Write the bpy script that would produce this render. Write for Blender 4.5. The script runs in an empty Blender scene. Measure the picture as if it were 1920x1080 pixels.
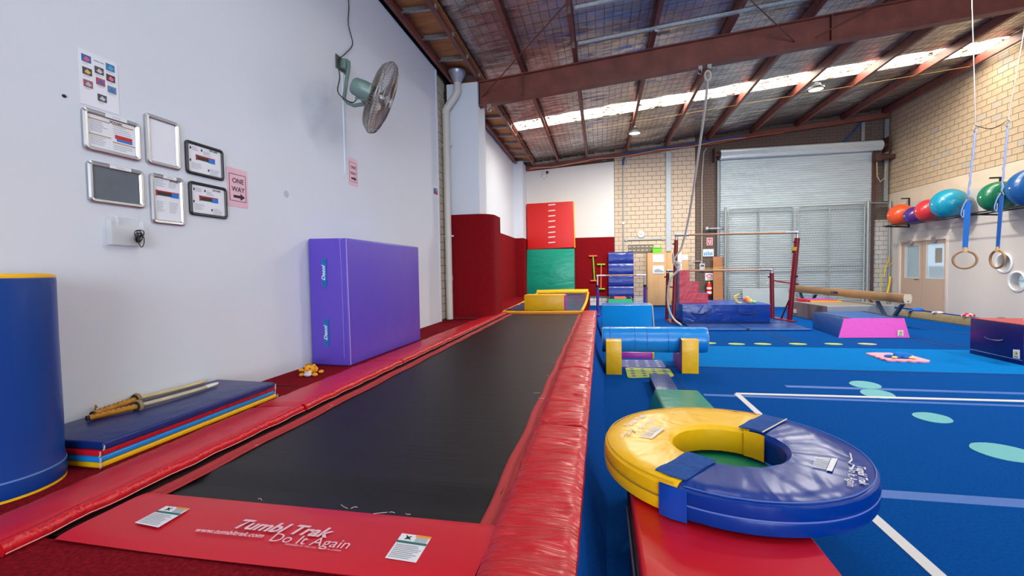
import bpy, bmesh, math, random
from mathutils import Vector as V, Matrix, Euler, noise as mnoise

sc = bpy.context.scene
col = sc.collection
rnd = random.Random(7)

# ---------------------------------------------------------------- camera
F, CH = 853.3, 1.4
YAW, PITCH, ROLL = math.radians(-11.02), math.radians(-2.28), math.radians(-.88)
fwd = V((math.sin(YAW)*math.cos(PITCH), math.cos(YAW)*math.cos(PITCH), math.sin(PITCH)))
r0 = V((math.cos(YAW), -math.sin(YAW), 0)); u0 = r0.cross(fwd)
RIGHT = r0*math.cos(ROLL)+u0*math.sin(ROLL)
UP = -r0*math.sin(ROLL)+u0*math.cos(ROLL)
CAM = V((0, 0, CH))
cd = bpy.data.cameras.new('camera'); cam = bpy.data.objects.new('camera', cd); col.objects.link(cam)
cd.sensor_width = 36; cd.lens = F/1920*36; cd.clip_start = .05; cd.clip_end = 200
m = Matrix((RIGHT, UP, -fwd)).transposed().to_4x4(); m.translation = CAM
cam.matrix_world = m
sc.camera = cam

# ---------------------------------------------------------------- world, daylight, exposure
w = bpy.data.worlds.new('sky'); sc.world = w; w.use_nodes = True
w.node_tree.nodes['Background'].inputs[0].default_value = (.62, .78, 1, 1)
w.node_tree.nodes['Background'].inputs[1].default_value = 1.2

def area_light(name, loc, X, Z, sx, sy, power, color):
    """rectangular light: X = its long axis, Z = the axis it shines against"""
    l = bpy.data.lights.new(name, 'AREA'); l.shape = 'RECTANGLE'; l.size = sx; l.size_y = sy
    l.energy = power; l.color = color
    o = bpy.data.objects.new(name, l); col.objects.link(o)
    X = V(X).normalized(); Z = V(Z).normalized(); Y = Z.cross(X)
    m = Matrix((X, Y, Z)).transposed().to_4x4(); m.translation = V(loc); o.matrix_world = m
    return o
ZB = lambda x: 5.30+.09*(x+2.5)          # underside of the purlins
ZF = lambda x: ZB(x)+.2                  # roof lining
# daylight through the open vehicle door in the wall behind the camera
area_light('daylight_open_door', (3.9, -11.8, 2.5), (1, 0, 0), (0, -1, 0), 7.4, 4.6, 1300, (.82, .91, 1))
# daylight on the translucent roof strips
area_light('daylight_roof_strip', (3.5, 13.12, ZF(3.5)+.14), (1, 0, .09), (-.09, 0, 1), 11.8, .9, 820, (1, .93, .84))
area_light('daylight_roof_strip_rear', (3.5, 2.6, ZF(3.5)+.14), (1, 0, .09), (-.09, 0, 1), 11.8, .9, 240, (.95, .98, 1))
sc.view_settings.view_transform = 'Standard'
sc.view_settings.look = 'None'
sc.view_settings.gamma = 1
sc.view_settings.use_curve_mapping = False
sc.view_settings.exposure = 0.16

# ---------------------------------------------------------------- pixel -> place helpers
def ray(x, y): return RIGHT*((x-960)/F)+UP*((540-y)/F)+fwd
def zp(x, y, z): d = ray(x, y); return CAM+d*((z-CH)/d.z)
def yp(x, y, Y): d = ray(x, y); return CAM+d*(Y/d.y)
def xp(x, y, X): d = ray(x, y); return CAM+d*(X/d.x)

# ---------------------------------------------------------------- materials
def s2l(c):
    c = c/255
    return c/12.92 if c <= .04045 else ((c+.055)/1.055)**2.4
def C(r, g, b): return (s2l(r), s2l(g), s2l(b), 1)
MATS = {}
def mat(name, rgb, rough=.5, metal=0, bump=None, var=None, spec=.5, emit=None, coat=0):
    """bump=(scale_xyz, strength, detail)   var=(scale_xyz, amount)"""
    if name in MATS: return MATS[name]
    m = bpy.data.materials.new(name); m.use_nodes = True
    nt = m.node_tree; N = nt.nodes; L = nt.links
    b = N['Principled BSDF']
    c = C(*rgb)
    b.inputs['Base Color'].default_value = c
    b.inputs['Roughness'].default_value = rough
    b.inputs['Metallic'].default_value = metal
    b.inputs['Specular IOR Level'].default_value = spec
    if coat: b.inputs['Coat Weight'].default_value = coat; b.inputs['Coat Roughness'].default_value = .15
    m.diffuse_color = c
    tc = None
    def coords(scale):
        nonlocal tc
        if tc is None: tc = N.new('ShaderNodeTexCoord')
        mp = N.new('ShaderNodeMapping'); mp.inputs['Scale'].default_value = scale
        L.new(tc.outputs['Object'], mp.inputs['Vector']); return mp.outputs[0]
    if var:
        n = N.new('ShaderNodeTexNoise'); n.inputs['Scale'].default_value = 1; n.inputs['Detail'].default_value = 4
        L.new(coords(var[0]), n.inputs['Vector'])
        mx = N.new('ShaderNodeMix'); mx.data_type = 'RGBA'
        a = var[1]
        mx.inputs[6].default_value = tuple(v*(1-a) for v in c[:3])+(1,)
        mx.inputs[7].default_value = tuple(min(1, v*(1+a)) for v in c[:3])+(1,)
        cr = N.new('ShaderNodeMapRange'); cr.inputs[1].default_value = .3; cr.inputs[2].default_value = .7
        L.new(n.outputs['Fac'], cr.inputs[0]); L.new(cr.outputs[0], mx.inputs[0]); L.new(mx.outputs[2], b.inputs['Base Color'])
    if bump:
        n = N.new('ShaderNodeTexNoise'); n.inputs['Scale'].default_value = 1; n.inputs['Detail'].default_value = bump[2] if len(bump) > 2 else 2
        n.inputs['Distortion'].default_value = .6
        L.new(coords(bump[0]), n.inputs['Vector'])
        bp = N.new('ShaderNodeBump'); bp.inputs['Strength'].default_value = bump[1]; bp.inputs['Distance'].default_value = bump[3] if len(bump) > 3 else .02
        L.new(n.outputs['Fac'], bp.inputs['Height']); L.new(bp.outputs[0], b.inputs['Normal'])
    if emit:
        b.inputs['Emission Color'].default_value = C(*emit[0]); b.inputs['Emission Strength'].default_value = emit[1]
    MATS[name] = m
    return m
def vinyl(name, rgb, rough=.34, wr=(5, 5, 5), st=.35, spec=.4): return mat(name, rgb, rough, bump=(wr, st, 2, .03), spec=spec)
def carpet(name, rgb, amount=.25): return mat(name, rgb, .95, bump=((160, 160, 160), .5, 2, .006), var=((60, 60, 60), amount), spec=.03)

WHITE = mat('white_paint', (220, 227, 236), .75, var=((.6, .6, .6), .02), bump=((14, 14, 14), .05))
WHITE2 = mat('white_panel', (226, 224, 218), .6)
STEEL_RED = mat('oxide_red_steel', (124, 66, 54), .5, var=((3, 3, 3), .25), bump=((30, 30, 30), .1))
GALV = mat('galvanised_steel', (165, 172, 176), .42, metal=.7, var=((25, 25, 25), .2))
GREY_PIPE = mat('grey_pipe', (170, 172, 172), .45, metal=.4)
BLACK = mat('black_plastic', (22, 22, 24), .45)
DARK = mat('dark_recess', (26, 22, 20), .9)
CHROME = mat('bright_metal', (200, 200, 200), .25, metal=1)
PAPER = mat('white_paper', (235, 236, 240), .45)
PRINT = mat('dark_print', (40, 36, 44), .7)
RED_CARPET = carpet('red_carpet', (124, 22, 32), .35)
RED_WALLCARPET = mat('red_wall_carpet', (126, 16, 24), .95, bump=((120, 120, 120), .5, 2, .006), var=((45, 45, 45), .22), spec=.1)
BLUE_CARPET = carpet('blue_carpet', (2, 70, 142), .16)
LIGHT_CARPET = carpet('light_blue_carpet', (4, 112, 186), .1)
NAVY = vinyl('navy_vinyl', (12, 38, 104))
BLUE_V = vinyl('blue_vinyl', (12, 70, 170))
SKY_V = vinyl('sky_blue_vinyl', (18, 134, 214), .28, (4, 4, 4), .3)
YELLOW_V = vinyl('yellow_vinyl', (242, 186, 20), .36)
RED_V = vinyl('red_vinyl', (200, 20, 34), .3, (4, 22, 8), .5)
REDPAD_V = vinyl('red_pad_vinyl', (196, 34, 42), .3, (3, 26, 6), .75)
REDFLAT_V = vinyl('red_flat_vinyl', (204, 28, 44), .36, (2, 5, 3), .12)
GREEN_V = vinyl('green_vinyl', (12, 138, 100), .32)
PURPLE_V = vinyl('purple_vinyl', (98, 74, 192), .38, (3, 3, 3), .25)
PINK_V = vinyl('pink_vinyl', (240, 96, 204), .4)
MAG_V = vinyl('magenta_vinyl', (178, 52, 156), .4)
CORK = mat('tan_board', (200, 160, 112), .7, var=((8, 8, 2), .06))
TIMBER = mat('soffit_timber', (196, 134, 76), .6, var=((3, 14, 3), .22))
CREAM_BLOCK = mat('cream_block', (208, 190, 166), .85, var=((2.2, 2.2, 2.2), .1), bump=((40, 40, 40), .2))
TAN_BLOCK = mat('tan_block', (198, 176, 144), .85, var=((2.2, 2.2, 2.2), .1), bump=((40, 40, 40), .2))
PALE_BLOCK = mat('pale_painted_block', (222, 220, 214), .8)
GREY_BLOCK = mat('grey_tan_block', (188, 176, 158), .85)
DARK_BRICK = mat('dark_brick', (104, 88, 78), .85, var=((3, 3, 3), .18))
MORTAR = mat('dark_mortar', (92, 76, 58), .95)
MORTAR_D = mat('brown_mortar', (70, 58, 52), .95)
PLASTER = mat('grey_plaster', (204, 198, 192), .7, var=((1, 1, .4), .04))
BAND = mat('cream_render', (218, 202, 178), .85, var=((2, 2, 2), .06), bump=((12, 12, 12), .2))
BEIGE = mat('beige_door_paint', (196, 170, 146), .5)
WOOD_BAR = mat('fibre_wood_rail', (176, 128, 96), .5)
MAROON = mat('maroon_enamel', (128, 18, 34), .35)
SUEDE = mat('tan_suede', (128, 112, 80), .85, var=((12, 12, 12), .1))
WEBBING = mat('red_webbing', (168, 40, 44), .8)
def tint(name, rgb, rough=.6, **k): return mat(name, rgb, rough, **k)

# ---------------------------------------------------------------- mesh helpers
class MB:
    def __init__(s): s.v = []; s.f = []; s.sm = []
    def add(s, vs, fs, smooth=False):
        n = len(s.v); s.v += [V(p) for p in vs]; s.f += [tuple(i+n for i in f) for f in fs]; s.sm += [smooth]*len(fs); return s
    def box(s, a, b):
        x0, x1 = sorted((a[0], b[0])); y0, y1 = sorted((a[1], b[1])); z0, z1 = sorted((a[2], b[2]))
        return s.hexa([(x0, y0, z0), (x1, y0, z0), (x1, y1, z0), (x0, y1, z0), (x0, y0, z1), (x1, y0, z1), (x1, y1, z1), (x0, y1, z1)])
    def hexa(s, p):
        return s.add(p, [(3, 2, 1, 0), (4, 5, 6, 7), (0, 1, 5, 4), (1, 2, 6, 5), (2, 3, 7, 6), (3, 0, 4, 7)])
    def obox(s, c, U, Vv, N, su, sv, sn):
        c = V(c); U = V(U)*su/2; Vv = V(Vv)*sv/2; N = V(N)*sn/2
        return s.hexa([c-U-Vv-N, c+U-Vv-N, c+U+Vv-N, c-U+Vv-N, c-U-Vv+N, c+U-Vv+N, c+U+Vv+N, c-U+Vv+N])
    def prism(s, poly, d, smooth=False):
        """poly: list of 3D points (planar), extruded by vector d"""
        n = len(poly); d = V(d)
        a = [V(p) for p in poly]; b = [p+d for p in a]
        nrm = sum((a[i].cross(a[(i+1) % n]) for i in range(n)), V())
        fs = [tuple(range(n)), tuple(range(2*n-1, n-1, -1))]
        side = [(i, i+n, (i+1) % n+n, (i+1) % n) for i in range(n)]
        if nrm.dot(d) > 0:
            fs = [tuple(reversed(f)) for f in fs]; side = [tuple(reversed(f)) for f in side]
        s.add(a+b, fs); k = len(s.v)-2*n
        s.f += [tuple(i+k for i in f) for f in side]; s.sm += [smooth]*n
        return s
    def bar(s, a, b, wdt, h=None, up=(0, 0, 1)):
        a = V(a); b = V(b); d = b-a; h = h or wdt; u = V(up)
        if abs(d.normalized().dot(u)) > .98: u = V((0, 1, 0))
        sd = d.cross(u).normalized(); u2 = sd.cross(d).normalized()
        return s.obox((a+b)/2, d.normalized(), sd, u2, d.length, wdt, h)
    def tube(s, pts, r, seg=8, caps=True, closed=False, radii=None):
        pts = [V(p) for p in pts]; n = len(pts); rings = []
        pu = None
        for i, p in enumerate(pts):
            if closed: t = pts[(i+1) % n]-pts[i-1]
            else: t = pts[min(i+1, n-1)]-pts[max(i-1, 0)]
            t.normalize()
            if pu is None:
                u = V((0, 0, 1)) if abs(t.z) < .9 else V((1, 0, 0))
            else: u = pu
            sd = t.cross(u)
            if sd.length < 1e-5: sd = t.cross(V((1, 0, 0)))
            sd.normalize(); u = sd.cross(t).normalized(); pu = u
            rr = radii[i] if radii else r
            rings.append([p+(sd*math.cos(2*math.pi*k/seg)+u*math.sin(2*math.pi*k/seg))*rr for k in range(seg)])
        vs = [q for R_ in rings for q in R_]; fs = []
        for i in range(n if closed else n-1):
            j = (i+1) % n
            for k in range(seg):
                k2 = (k+1) % seg
                fs.append((i*seg+k, i*seg+k2, j*seg+k2, j*seg+k))
        s.add(vs, fs, True)
        if caps and not closed:
            b = len(s.v)-len(vs)
            s.f += [tuple(b+k for k in reversed(range(seg))), tuple(b+(n-1)*seg+k for k in range(seg))]; s.sm += [False]*2
        return s
    def lathe(s, prof, c, axis=(0, 0, 1), seg=24, smooth=True, caps=True):
        """prof: (radius, height along axis)"""
        ax = V(axis).normalized(); u = ax.orthogonal().normalized(); w_ = ax.cross(u); c = V(c); vs = []; fs = []
        for r, h in prof:
            for k in range(seg):
                a = 2*math.pi*k/seg; vs.append(c+ax*h+(u*math.cos(a)+w_*math.sin(a))*max(r, 1e-4))
        for i in range(len(prof)-1):
            for k in range(seg):
                k2 = (k+1) % seg; fs.append((i*seg+k, i*seg+k2, (i+1)*seg+k2, (i+1)*seg+k))
        if not caps: return s.add(vs, fs, smooth)
        fs += [tuple(reversed(range(seg))), tuple((len(prof)-1)*seg+k for k in range(seg))]
        s.add(vs, fs[:-2], smooth); b = len(s.v)-len(vs)
        s.f += [tuple(b+i for i in f) for f in fs[-2:]]; s.sm += [False]*2
        return s
    def ball(s, c, rx, ry=None, rz=None, seg=16, rings=10, rot=None):
        ry = ry or rx; rz = rz or rx; c = V(c); vs = []; fs = []
        for i in range(rings+1):
            th = math.pi*i/rings
            for k in range(seg):
                ph = 2*math.pi*k/seg
                q = V((rx*math.sin(th)*math.cos(ph), ry*math.sin(th)*math.sin(ph), -rz*math.cos(th)))
                if rot: q = rot @ q
                vs.append(c+q)
        for i in range(rings):
            for k in range(seg):
                k2 = (k+1) % seg; fs.append((i*seg+k, i*seg+k2, (i+1)*seg+k2, (i+1)*seg+k))
        return s.add(vs, fs, True)
    def grid(s, P, nu, nv, smooth=True):
        """P(u,v)->point, u,v in 0..1"""
        vs = [P(i/nu, j/nv) for j in range(nv+1) for i in range(nu+1)]
        fs = [(j*(nu+1)+i, j*(nu+1)+i+1, (j+1)*(nu+1)+i+1, (j+1)*(nu+1)+i) for j in range(nv) for i in range(nu)]
        return s.add(vs, fs, smooth)
    def mesh(s, name, off=V((0, 0, 0)), bevel=0, seg=2):
        me = bpy.data.meshes.new(name)
        me.from_pydata([tuple(p-off) for p in s.v], [], s.f)
        me.polygons.foreach_set('use_smooth', s.sm)
        if bevel:
            bm = bmesh.new(); bm.from_mesh(me)
            bmesh.ops.remove_doubles(bm, verts=bm.verts, dist=1e-5)
            es = [e for e in bm.edges if len(e.link_faces) == 2 and e.calc_face_angle(0) > .35]
            bmesh.ops.bevel(bm, geom=es, offset=bevel, segments=seg, profile=.5, affect='EDGES', clamp_overlap=True)
            for f in bm.faces: f.smooth = True
            bm.to_mesh(me); bm.free()
        if any(s.sm) or bevel: me.set_sharp_from_angle(angle=math.radians(38))
        me.update(); return me
    def bbox(s):
        return V([min(p[i] for p in s.v) for i in range(3)]), V([max(p[i] for p in s.v) for i in range(3)])

def worldloc(o):
    p = V((0, 0, 0))
    while o: p += o.location; o = o.parent
    return p
def obj(name, mb, m, parent=None, bevel=0, seg=2, label=None, kind=None):
    """links the collected shape as ONE mesh object; coordinates are world coordinates"""
    if parent: off = worldloc(parent); loc = V((0, 0, 0))
    else:
        a, b = mb.bbox(); off = V(((a.x+b.x)/2, (a.y+b.y)/2, a.z)); loc = off
    o = bpy.data.objects.new(name, mb.mesh(name, off, bevel, seg)); col.objects.link(o)
    o.location = loc; o.parent = parent
    o.data.materials.append(m)
    if label: o['label'] = label
    if kind: o['kind'] = kind
    return o
def thing(name, label, cat, loc, group=None):
    o = bpy.data.objects.new(name, None); col.objects.link(o); o.location = V(loc); o.empty_display_size = .1
    o['label'] = label; o['category'] = cat
    if group: o['group'] = group
    return o
def tag(o, label, cat, group=None):
    o['label'] = label; o['category'] = cat
    if group: o['group'] = group
    return o
def struct(name, mb, m, parent=None, bevel=0, label=None):
    o = obj(name, mb, m, parent, bevel)
    if not parent: o['kind'] = 'structure'
    if label: o['label'] = label
    return o
def sroot(name, loc=(0, 0, 0)):
    o = bpy.data.objects.new(name, None); col.objects.link(o); o.location = V(loc); o['kind'] = 'structure'; return o
def share(src, name, parent, loc):
    """another piece that shares mesh data"""
    o = bpy.data.objects.new(name, src); col.objects.link(o); o.parent = parent; o.location = V(loc)-worldloc(parent) if parent else V(loc); return o
def fit_text(s, A, B, N, m, parent, name='lettering', shear=0, bold=0, hscale=1, lift=.0015):
    """lettering whose baseline runs from A to B on a surface with normal N"""
    A = V(A); B = V(B); U = (B-A); width = U.length; U.normalize(); N = V(N).normalized(); Vv = N.cross(U).normalized(); N = U.cross(Vv)
    cu = bpy.data.curves.new('t', 'FONT'); cu.body = s; cu.size = 1; cu.shear = shear; cu.offset = bold; cu.fill_mode = 'FRONT'; cu.resolution_u = 3
    t = bpy.data.objects.new('t', cu); me = bpy.data.meshes.new_from_object(t)
    bpy.data.objects.remove(t); bpy.data.curves.remove(cu)
    xs = [v.co.x for v in me.vertices]; x0, x1 = min(xs), max(xs); k = width/(x1-x0)
    off = worldloc(parent)
    for v in me.vertices:
        v.co = A+U*((v.co.x-x0)*k)+Vv*(v.co.y*k*hscale)+N*lift-off
    me.name = name; me.materials.clear(); me.materials.append(m)
    o = bpy.data.objects.new(name, me); col.objects.link(o); o.parent = parent; return o
class Frame:
    """flat things on a wall: u along the wall, v up, n out of it"""
    def __init__(s, O, U, Vv, N): s.O = V(O); s.U = V(U).normalized(); s.V = V(Vv).normalized(); s.N = V(N).normalized()
    def p(s, u, v, n=0): return s.O+s.U*u+s.V*v+s.N*n
    def slab(s, mb, u0, v0, u1, v1, n0, n1):
        return mb.hexa([s.p(u0, v0, n0), s.p(u1, v0, n0), s.p(u1, v1, n0), s.p(u0, v1, n0), s.p(u0, v0, n1), s.p(u1, v0, n1), s.p(u1, v1, n1), s.p(u0, v1, n1)]) if s.U.cross(s.V).dot(s.N) > 0 else \
            mb.hexa([s.p(u0, v0, n1), s.p(u1, v0, n1), s.p(u1, v1, n1), s.p(u0, v1, n1), s.p(u0, v0, n0), s.p(u1, v0, n0), s.p(u1, v1, n0), s.p(u0, v1, n0)])
LW = lambda y, z: Frame((-3.1, y, z), (0, 1, 0), (0, 0, 1), (1, 0, 0))
FY = 17.5
FW = lambda x, z, Y=FY: Frame((x, Y, z), (1, 0, 0), (0, 0, 1), (0, -1, 0))
RW = lambda y, z: Frame((9.5, y, z), (0, -1, 0), (0, 0, 1), (-1, 0, 0))

# ================================================================ THE SETTING
# ---- floor
flo = struct('floor', MB().box((-.12, -12.1, -.1), (9.6, 17.6, 0)).box((-3.4, -12.1, -.1), (-.12, 17.6, 0)), BLUE_CARPET)
struct('carpet_strip', MB().box((.06, 6.72, 0), (9.5, 8.5, .006)), LIGHT_CARPET, flo)
TAPE = tint('white_tape', (205, 203, 205), .6)
FADE = tint('clear_blue_tape', (26, 92, 172), .6)
struct('line_tape', MB().hexa([(1.455, 5.30, 0), (9.4, 5.56, 0), (9.4, 5.62, 0), (1.455, 5.36, 0), (1.455, 5.30, .006), (9.4, 5.56, .006), (9.4, 5.62, .006), (1.455, 5.36, .006)]), TAPE, flo)
struct('line_tape', MB().hexa([(1.47, -2, 0), (1.54, -2, 0), (1.49, 5.32, 0), (1.43, 5.32, 0), (1.47, -2, .004), (1.54, -2, .004), (1.49, 5.32, .004), (1.43, 5.32, .004)]), TAPE, flo)
for y, x0, wd in ((3.10, 1.5, .11), (5.74, 2.1, .09), (5.24, 1.1, .07)):
    struct('joining_tape', MB().box((x0, y-wd/2, 0), (9.4, y+wd/2, .002)), FADE, flo)
SEAM = tint('carpet_seam', (8, 32, 78), .95)
for a, b in (((.06, 6.70), (9.5, 6.72)), ((.06, 8.5), (9.5, 8.515)), ((.93, 2.6), (.94, 6.7)), ((1.02, 8.52), (1.03, 11.7))):
    struct('carpet_seam', MB().box((a[0], a[1], 0), (b[0], b[1], .003)), SEAM, flo)
for a, b in ((zp(1421, 620, 0), zp(1480, 643, 0)), (zp(1438, 620, 0), zp(1500, 643, 0)), (zp(1700, 634, 0), zp(1790, 654, 0)), (zp(1712, 634, 0), zp(1815, 651, 0)), (zp(1700, 607, 0), zp(1815, 628, 0))):
    struct('carpet_seam', MB().bar((a.x, a.y, .002), (b.x, b.y, .002), .03, .003), SEAM, flo)

# ---- raised platform with red carpet; the trampoline lies in its opening
pl = struct('platform', MB().box((-3.1, -12.0, 0), (-2.46, 17.3, .4)).box((-2.46, -12.0, 0), (-.12, 1.33, .4)).box((-2.46, 10.22, 0), (-.4, 17.3, .4)), RED_CARPET)
pl['label'] = 'raised platform covered in dark red carpet along the white wall'
def skirt(u, v):
    y = 1.2+v*9.35; t = u
    x = -.105+.135*t**1.5+.012*math.sin(y*2.3)*t; z = .43*(1-t)+.002
    return V((x, y, z))
struct('platform_skirt', MB().grid(skirt, 6, 40), carpet('skirt_carpet', (12, 76, 158), .1), pl)
struct('platform_skirt', MB().box((-.115, -12.0, 0), (-.06, 1.25, .4)), carpet('skirt_carpet', (12, 76, 158), .1), pl)
struct('carpet_seam', MB().bar((-3.1, 3.55, .402), (-2.64, 3.55, .402), .012, .004), tint('red_seam', (60, 8, 14), .9), pl)
struct('carpet_seam', MB().bar((-3.1, 7.1, .402), (-2.64, 7.1, .402), .012, .004), tint('red_seam', (60, 8, 14), .9), pl)

# ---- left wall
wl = struct('wall_left', MB().box((-3.3, -12.1, 0), (-3.1, 8.55, 5.3)), WHITE)
struct('wall_left_rear', MB().box((-3.3, 9.75, 0), (-3.1, 17.6, 5.42)).box((-3.1, 16.55, .4), (-2.77, 17.5, 5.36)), WHITE)
wb = struct('wall_left_recess', MB().box((-3.3, 8.55, 0), (-3.17, 9.8, 5.5)), MORTAR)
bk = MB().box((-.0, -.14, 0), (.012, .14, .145)).mesh('block')
bk.materials.append(GREY_BLOCK)
for i in range(34):
    for k in range(2):
        share(bk, 'block', wb, (-3.17, 8.74+.3*k-(i % 2)*.05, .42+i*.157-.0))
obj('wall_plug', MB().ball(xp(120, 180, -3.1), .012, .012, .01, 8, 6), BLACK, wl)
obj('scuff_mark', MB().lathe([(.036, 0), (.036, .0012)], xp(537, 364, -3.1), (1, 0, 0), 20), tint('scuff_grey', (192, 198, 208), .8), wl)
trim = struct('trim_1', MB().box((-3.115, 8.5, .4), (-3.09, 8.56, 5.29)), WHITE)
# carpeted wall padding, left side and far wall
struct('wall_pad_left', MB().box((-3.1, 9.75, .4), (-3.06, 16.55, 2.56)).box((-3.1, 16.51, .4), (-2.755, 17.43, 2.56)), RED_WALLCARPET)
struct('wall_pad_far', MB().box((-2.77, FY-.06, .36), (.51, FY, 2.575)), RED_WALLCARPET)

# ---- column with a rounded carpet wrap
struct('column', MB().box((-3.1, 9.16, .4), (-2.44, 9.75, 5.25)), WHITE)
arc = [V((-2.5+.33*math.sin(a), 9.43-.33*math.cos(a), 0)) for a in [math.pi/2*i/10 for i in range(11)]]
poly = [V((-3.1, 9.1, .41))]+[p+V((0, 0, .41)) for p in arc]+[V((-2.17, 9.9, .41)), V((-3.1, 9.9, .41))]
cw = struct('column_padding', MB().prism(poly, (0, 0, 2.15), True), RED_WALLCARPET)
cw['label'] = 'dark red carpet wrap rounded around the white column'

# ---- far wall (white panel, cream blocks, dark bricks)
wf = struct('wall_far', MB().box((-3.3, FY+.02, 0), (9.7, FY+.25, 6.9)), MORTAR)
struct('white_panel', MB().prism([(-2.77, FY+.02, 2.575), (.52, FY+.02, 2.575), (.52, FY+.02, 5.36), (-2.77, FY+.02, 5.17)], (0, -.05, 0)), WHITE2, wf)
def blocks(parent, name, mesh_fn, cells, limit, m, stuffname):
    """cells: (x, z, w) pieces; the largest become parts, the rest one joined part"""
    cells = sorted(cells, key=lambda c: -c[2])
    cache = {}
    for c in cells[:limit]:
        k = (round(c[2], 3), round(c[3], 3))
        if k not in cache:
            me = mesh_fn(c[2], c[3]).mesh(name); me.materials.append(m); cache[k] = me
        share(cache[k], name, parent, c[4])
    if cells[limit:]:
        mb = MB()
        for c in cells[limit:]:
            t = mesh_fn(c[2], c[3]); mb.add([v+V(c[4]) for v in t.v], t.f)
        obj(stuffname, mb, m, parent, kind='stuff')
def far_cells(x0, x1, z0, zt, bw, bh, g, skip=None):
    out = []; i = 0; z = z0
    while z < max(zt(x0), zt(x1)):
        x = x0-(bw/2 if i % 2 else 0)
        while x < x1:
            a = max(x, x0); b = min(x+bw, x1)
            top = min(z+bh, min(zt(a), zt(b)))
            if b-a > .05 and top-z > .04 and not (skip and skip((a+b)/2, z+bh/2)):
                out.append((0, 0, b-a-g, top-z-g, (a+g/2, FY+.02, z+g/2)))
            x += bw
        z += bh; i += 1
    return out
def fblock(w_, h): return MB().box((0, -.02, 0), (w_, .01, h))
roofz = lambda x: ZF(x)+.02
hidden = lambda x, z: (1.95 < x < 2.75 and z < 1.6) or (.5 < x < 1.0 and .45 < z < 1.7)
# cream blocks in view
blocks(wf, 'block', fblock, far_cells(.53, 3.38, .37, lambda x: ZB(x)-.02, .3, .157, .012, hidden), 300, CREAM_BLOCK, 'block_remainder')
blocks(wf, 'painted_block', fblock, far_cells(-.4, 1.75, 0, lambda x: .36, .3, .157, .012), 60, PALE_BLOCK, 'painted_block_remainder')
blocks(wf, 'upper_block', fblock, far_cells(-2.76, 3.38, 5.42, roofz, .3, .157, .012, lambda x, z: z < ZB(x)-.06), 80, GREY_BLOCK, 'upper_block_remainder')
struct('brown_brick_backing', MB().box((3.38, FY+.004, 0), (9.5, FY+.02, 6.7)), MORTAR_D, wf)
dk = far_cells(3.40, 4.24, .0, roofz, .245, .1, .012)+far_cells(4.24, 8.95, 5.5, roofz, .245, .1, .012)+far_cells(8.95, 9.5, 2.9, roofz, .245, .1, .012)
blocks(wf, 'brick', fblock, dk, 300, DARK_BRICK, 'brick_remainder')
blocks(wf, 'white_brick', fblock, far_cells(8.98, 9.5, 0, lambda x: 2.9, .26, .157, .012), 60, PALE_BLOCK, 'white_brick_remainder')

# ---- right wall: plaster below, render band, tan blocks above
wr_ = struct('wall_right', MB().box((9.51, -12.1, 3.3), (9.75, 17.6, 7)), MORTAR)
HOLES = [(12.95, 1.385), (12.58, .955)]; HR = .2
def plaster():
    """plastered lower wall with two round window openings and a doorway"""
    mb = MB(); X0, X1 = 9.49, 9.66
    def slab(y0, y1, z0, z1): mb.box((X0, y0, z0), (X1, y1, z1))
    slab(-12.1, 12.38, 0, 3.3); slab(13.15, 14.78, 0, 3.3); slab(14.78, 16.87, 2.1, 3.3); slab(16.87, 17.5, 0, 3.3)
    slab(12.38, 13.15, 0, .755); slab(12.38, 13.15, 1.585, 3.3); slab(12.38, 13.15, 1.155, 1.185)
    slab(12.78, 13.15, .755, 1.155); slab(12.38, 12.75, 1.185, 1.585)
    n = 32
    for cy, cz in HOLES:
        vs = []; fs = []
        for k in range(n):
            a = 2*math.pi*k/n; c, s_ = math.cos(a), math.sin(a); q = HR/max(abs(c), abs(s_))
            for X in (X0, X1): vs += [(X, cy+c*HR, cz+s_*HR), (X, cy+c*q, cz+s_*q)]
        for k in range(n):
            i = 4*k; j = 4*((k+1) % n)
            fs += [(i, i+1, j+1, j), (i+2, j+2, j+3, i+3), (i, j, j+2, i+2)]
        mb.add(vs, fs)
    return mb
struct('plaster_lining', plaster(), PLASTER, wr_)
struct('render_band', MB().box((9.488, -12.1, 3.3), (9.52, 17.5, 3.74)), BAND, wr_)
def rblock(w_, h): return MB().box((-.012, -w_, 0), (.01, 0, h))
cells = []
for i in range(18):
    z = 3.75+i*.157; y = 17.5+(.15 if i % 2 else 0)
    while y > -12.0:
        a = min(y, 17.5); b = max(y-.3, -12.1)
        if z+.157 < 6.62: cells.append((0, 0, round(a-b-.01, 3), .145, (9.51, a-.006, z+.006), a))
        y -= .3
near = [c for c in cells if c[5] > 11.2]; rest = [c for c in cells if c[5] <= 11.2]
near.sort(key=lambda c: (c[2] < .2, c[5]))
cache = {}
TB = [TAN_BLOCK, GREY_BLOCK]
for n, c in enumerate(near[:300]):
    mi = 1 if rnd.random() < .07 else 0
    k = (c[2], mi)
    if k not in cache:
        me = rblock(c[2], c[3]).mesh('block'); me.materials.append(TB[mi]); cache[k] = me
    share(cache[k], 'block', wr_, c[4])
mb = MB()
for c in near[300:]+rest:
    t = rblock(c[2], c[3]); mb.add([v+V(c[4]) for v in t.v], t.f)
obj('block_remainder', mb, TAN_BLOCK, wr_, kind='stuff')

# ---- wall behind the camera with the open vehicle door
struct('wall_back', MB().box((-3.3, -12.2, 0), (.1, -12.0, 7)).box((7.7, -12.2, 0), (9.75, -12.0, 7)).box((.1, -12.2, 4.9), (7.7, -12.0, 7)), WHITE)

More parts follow.
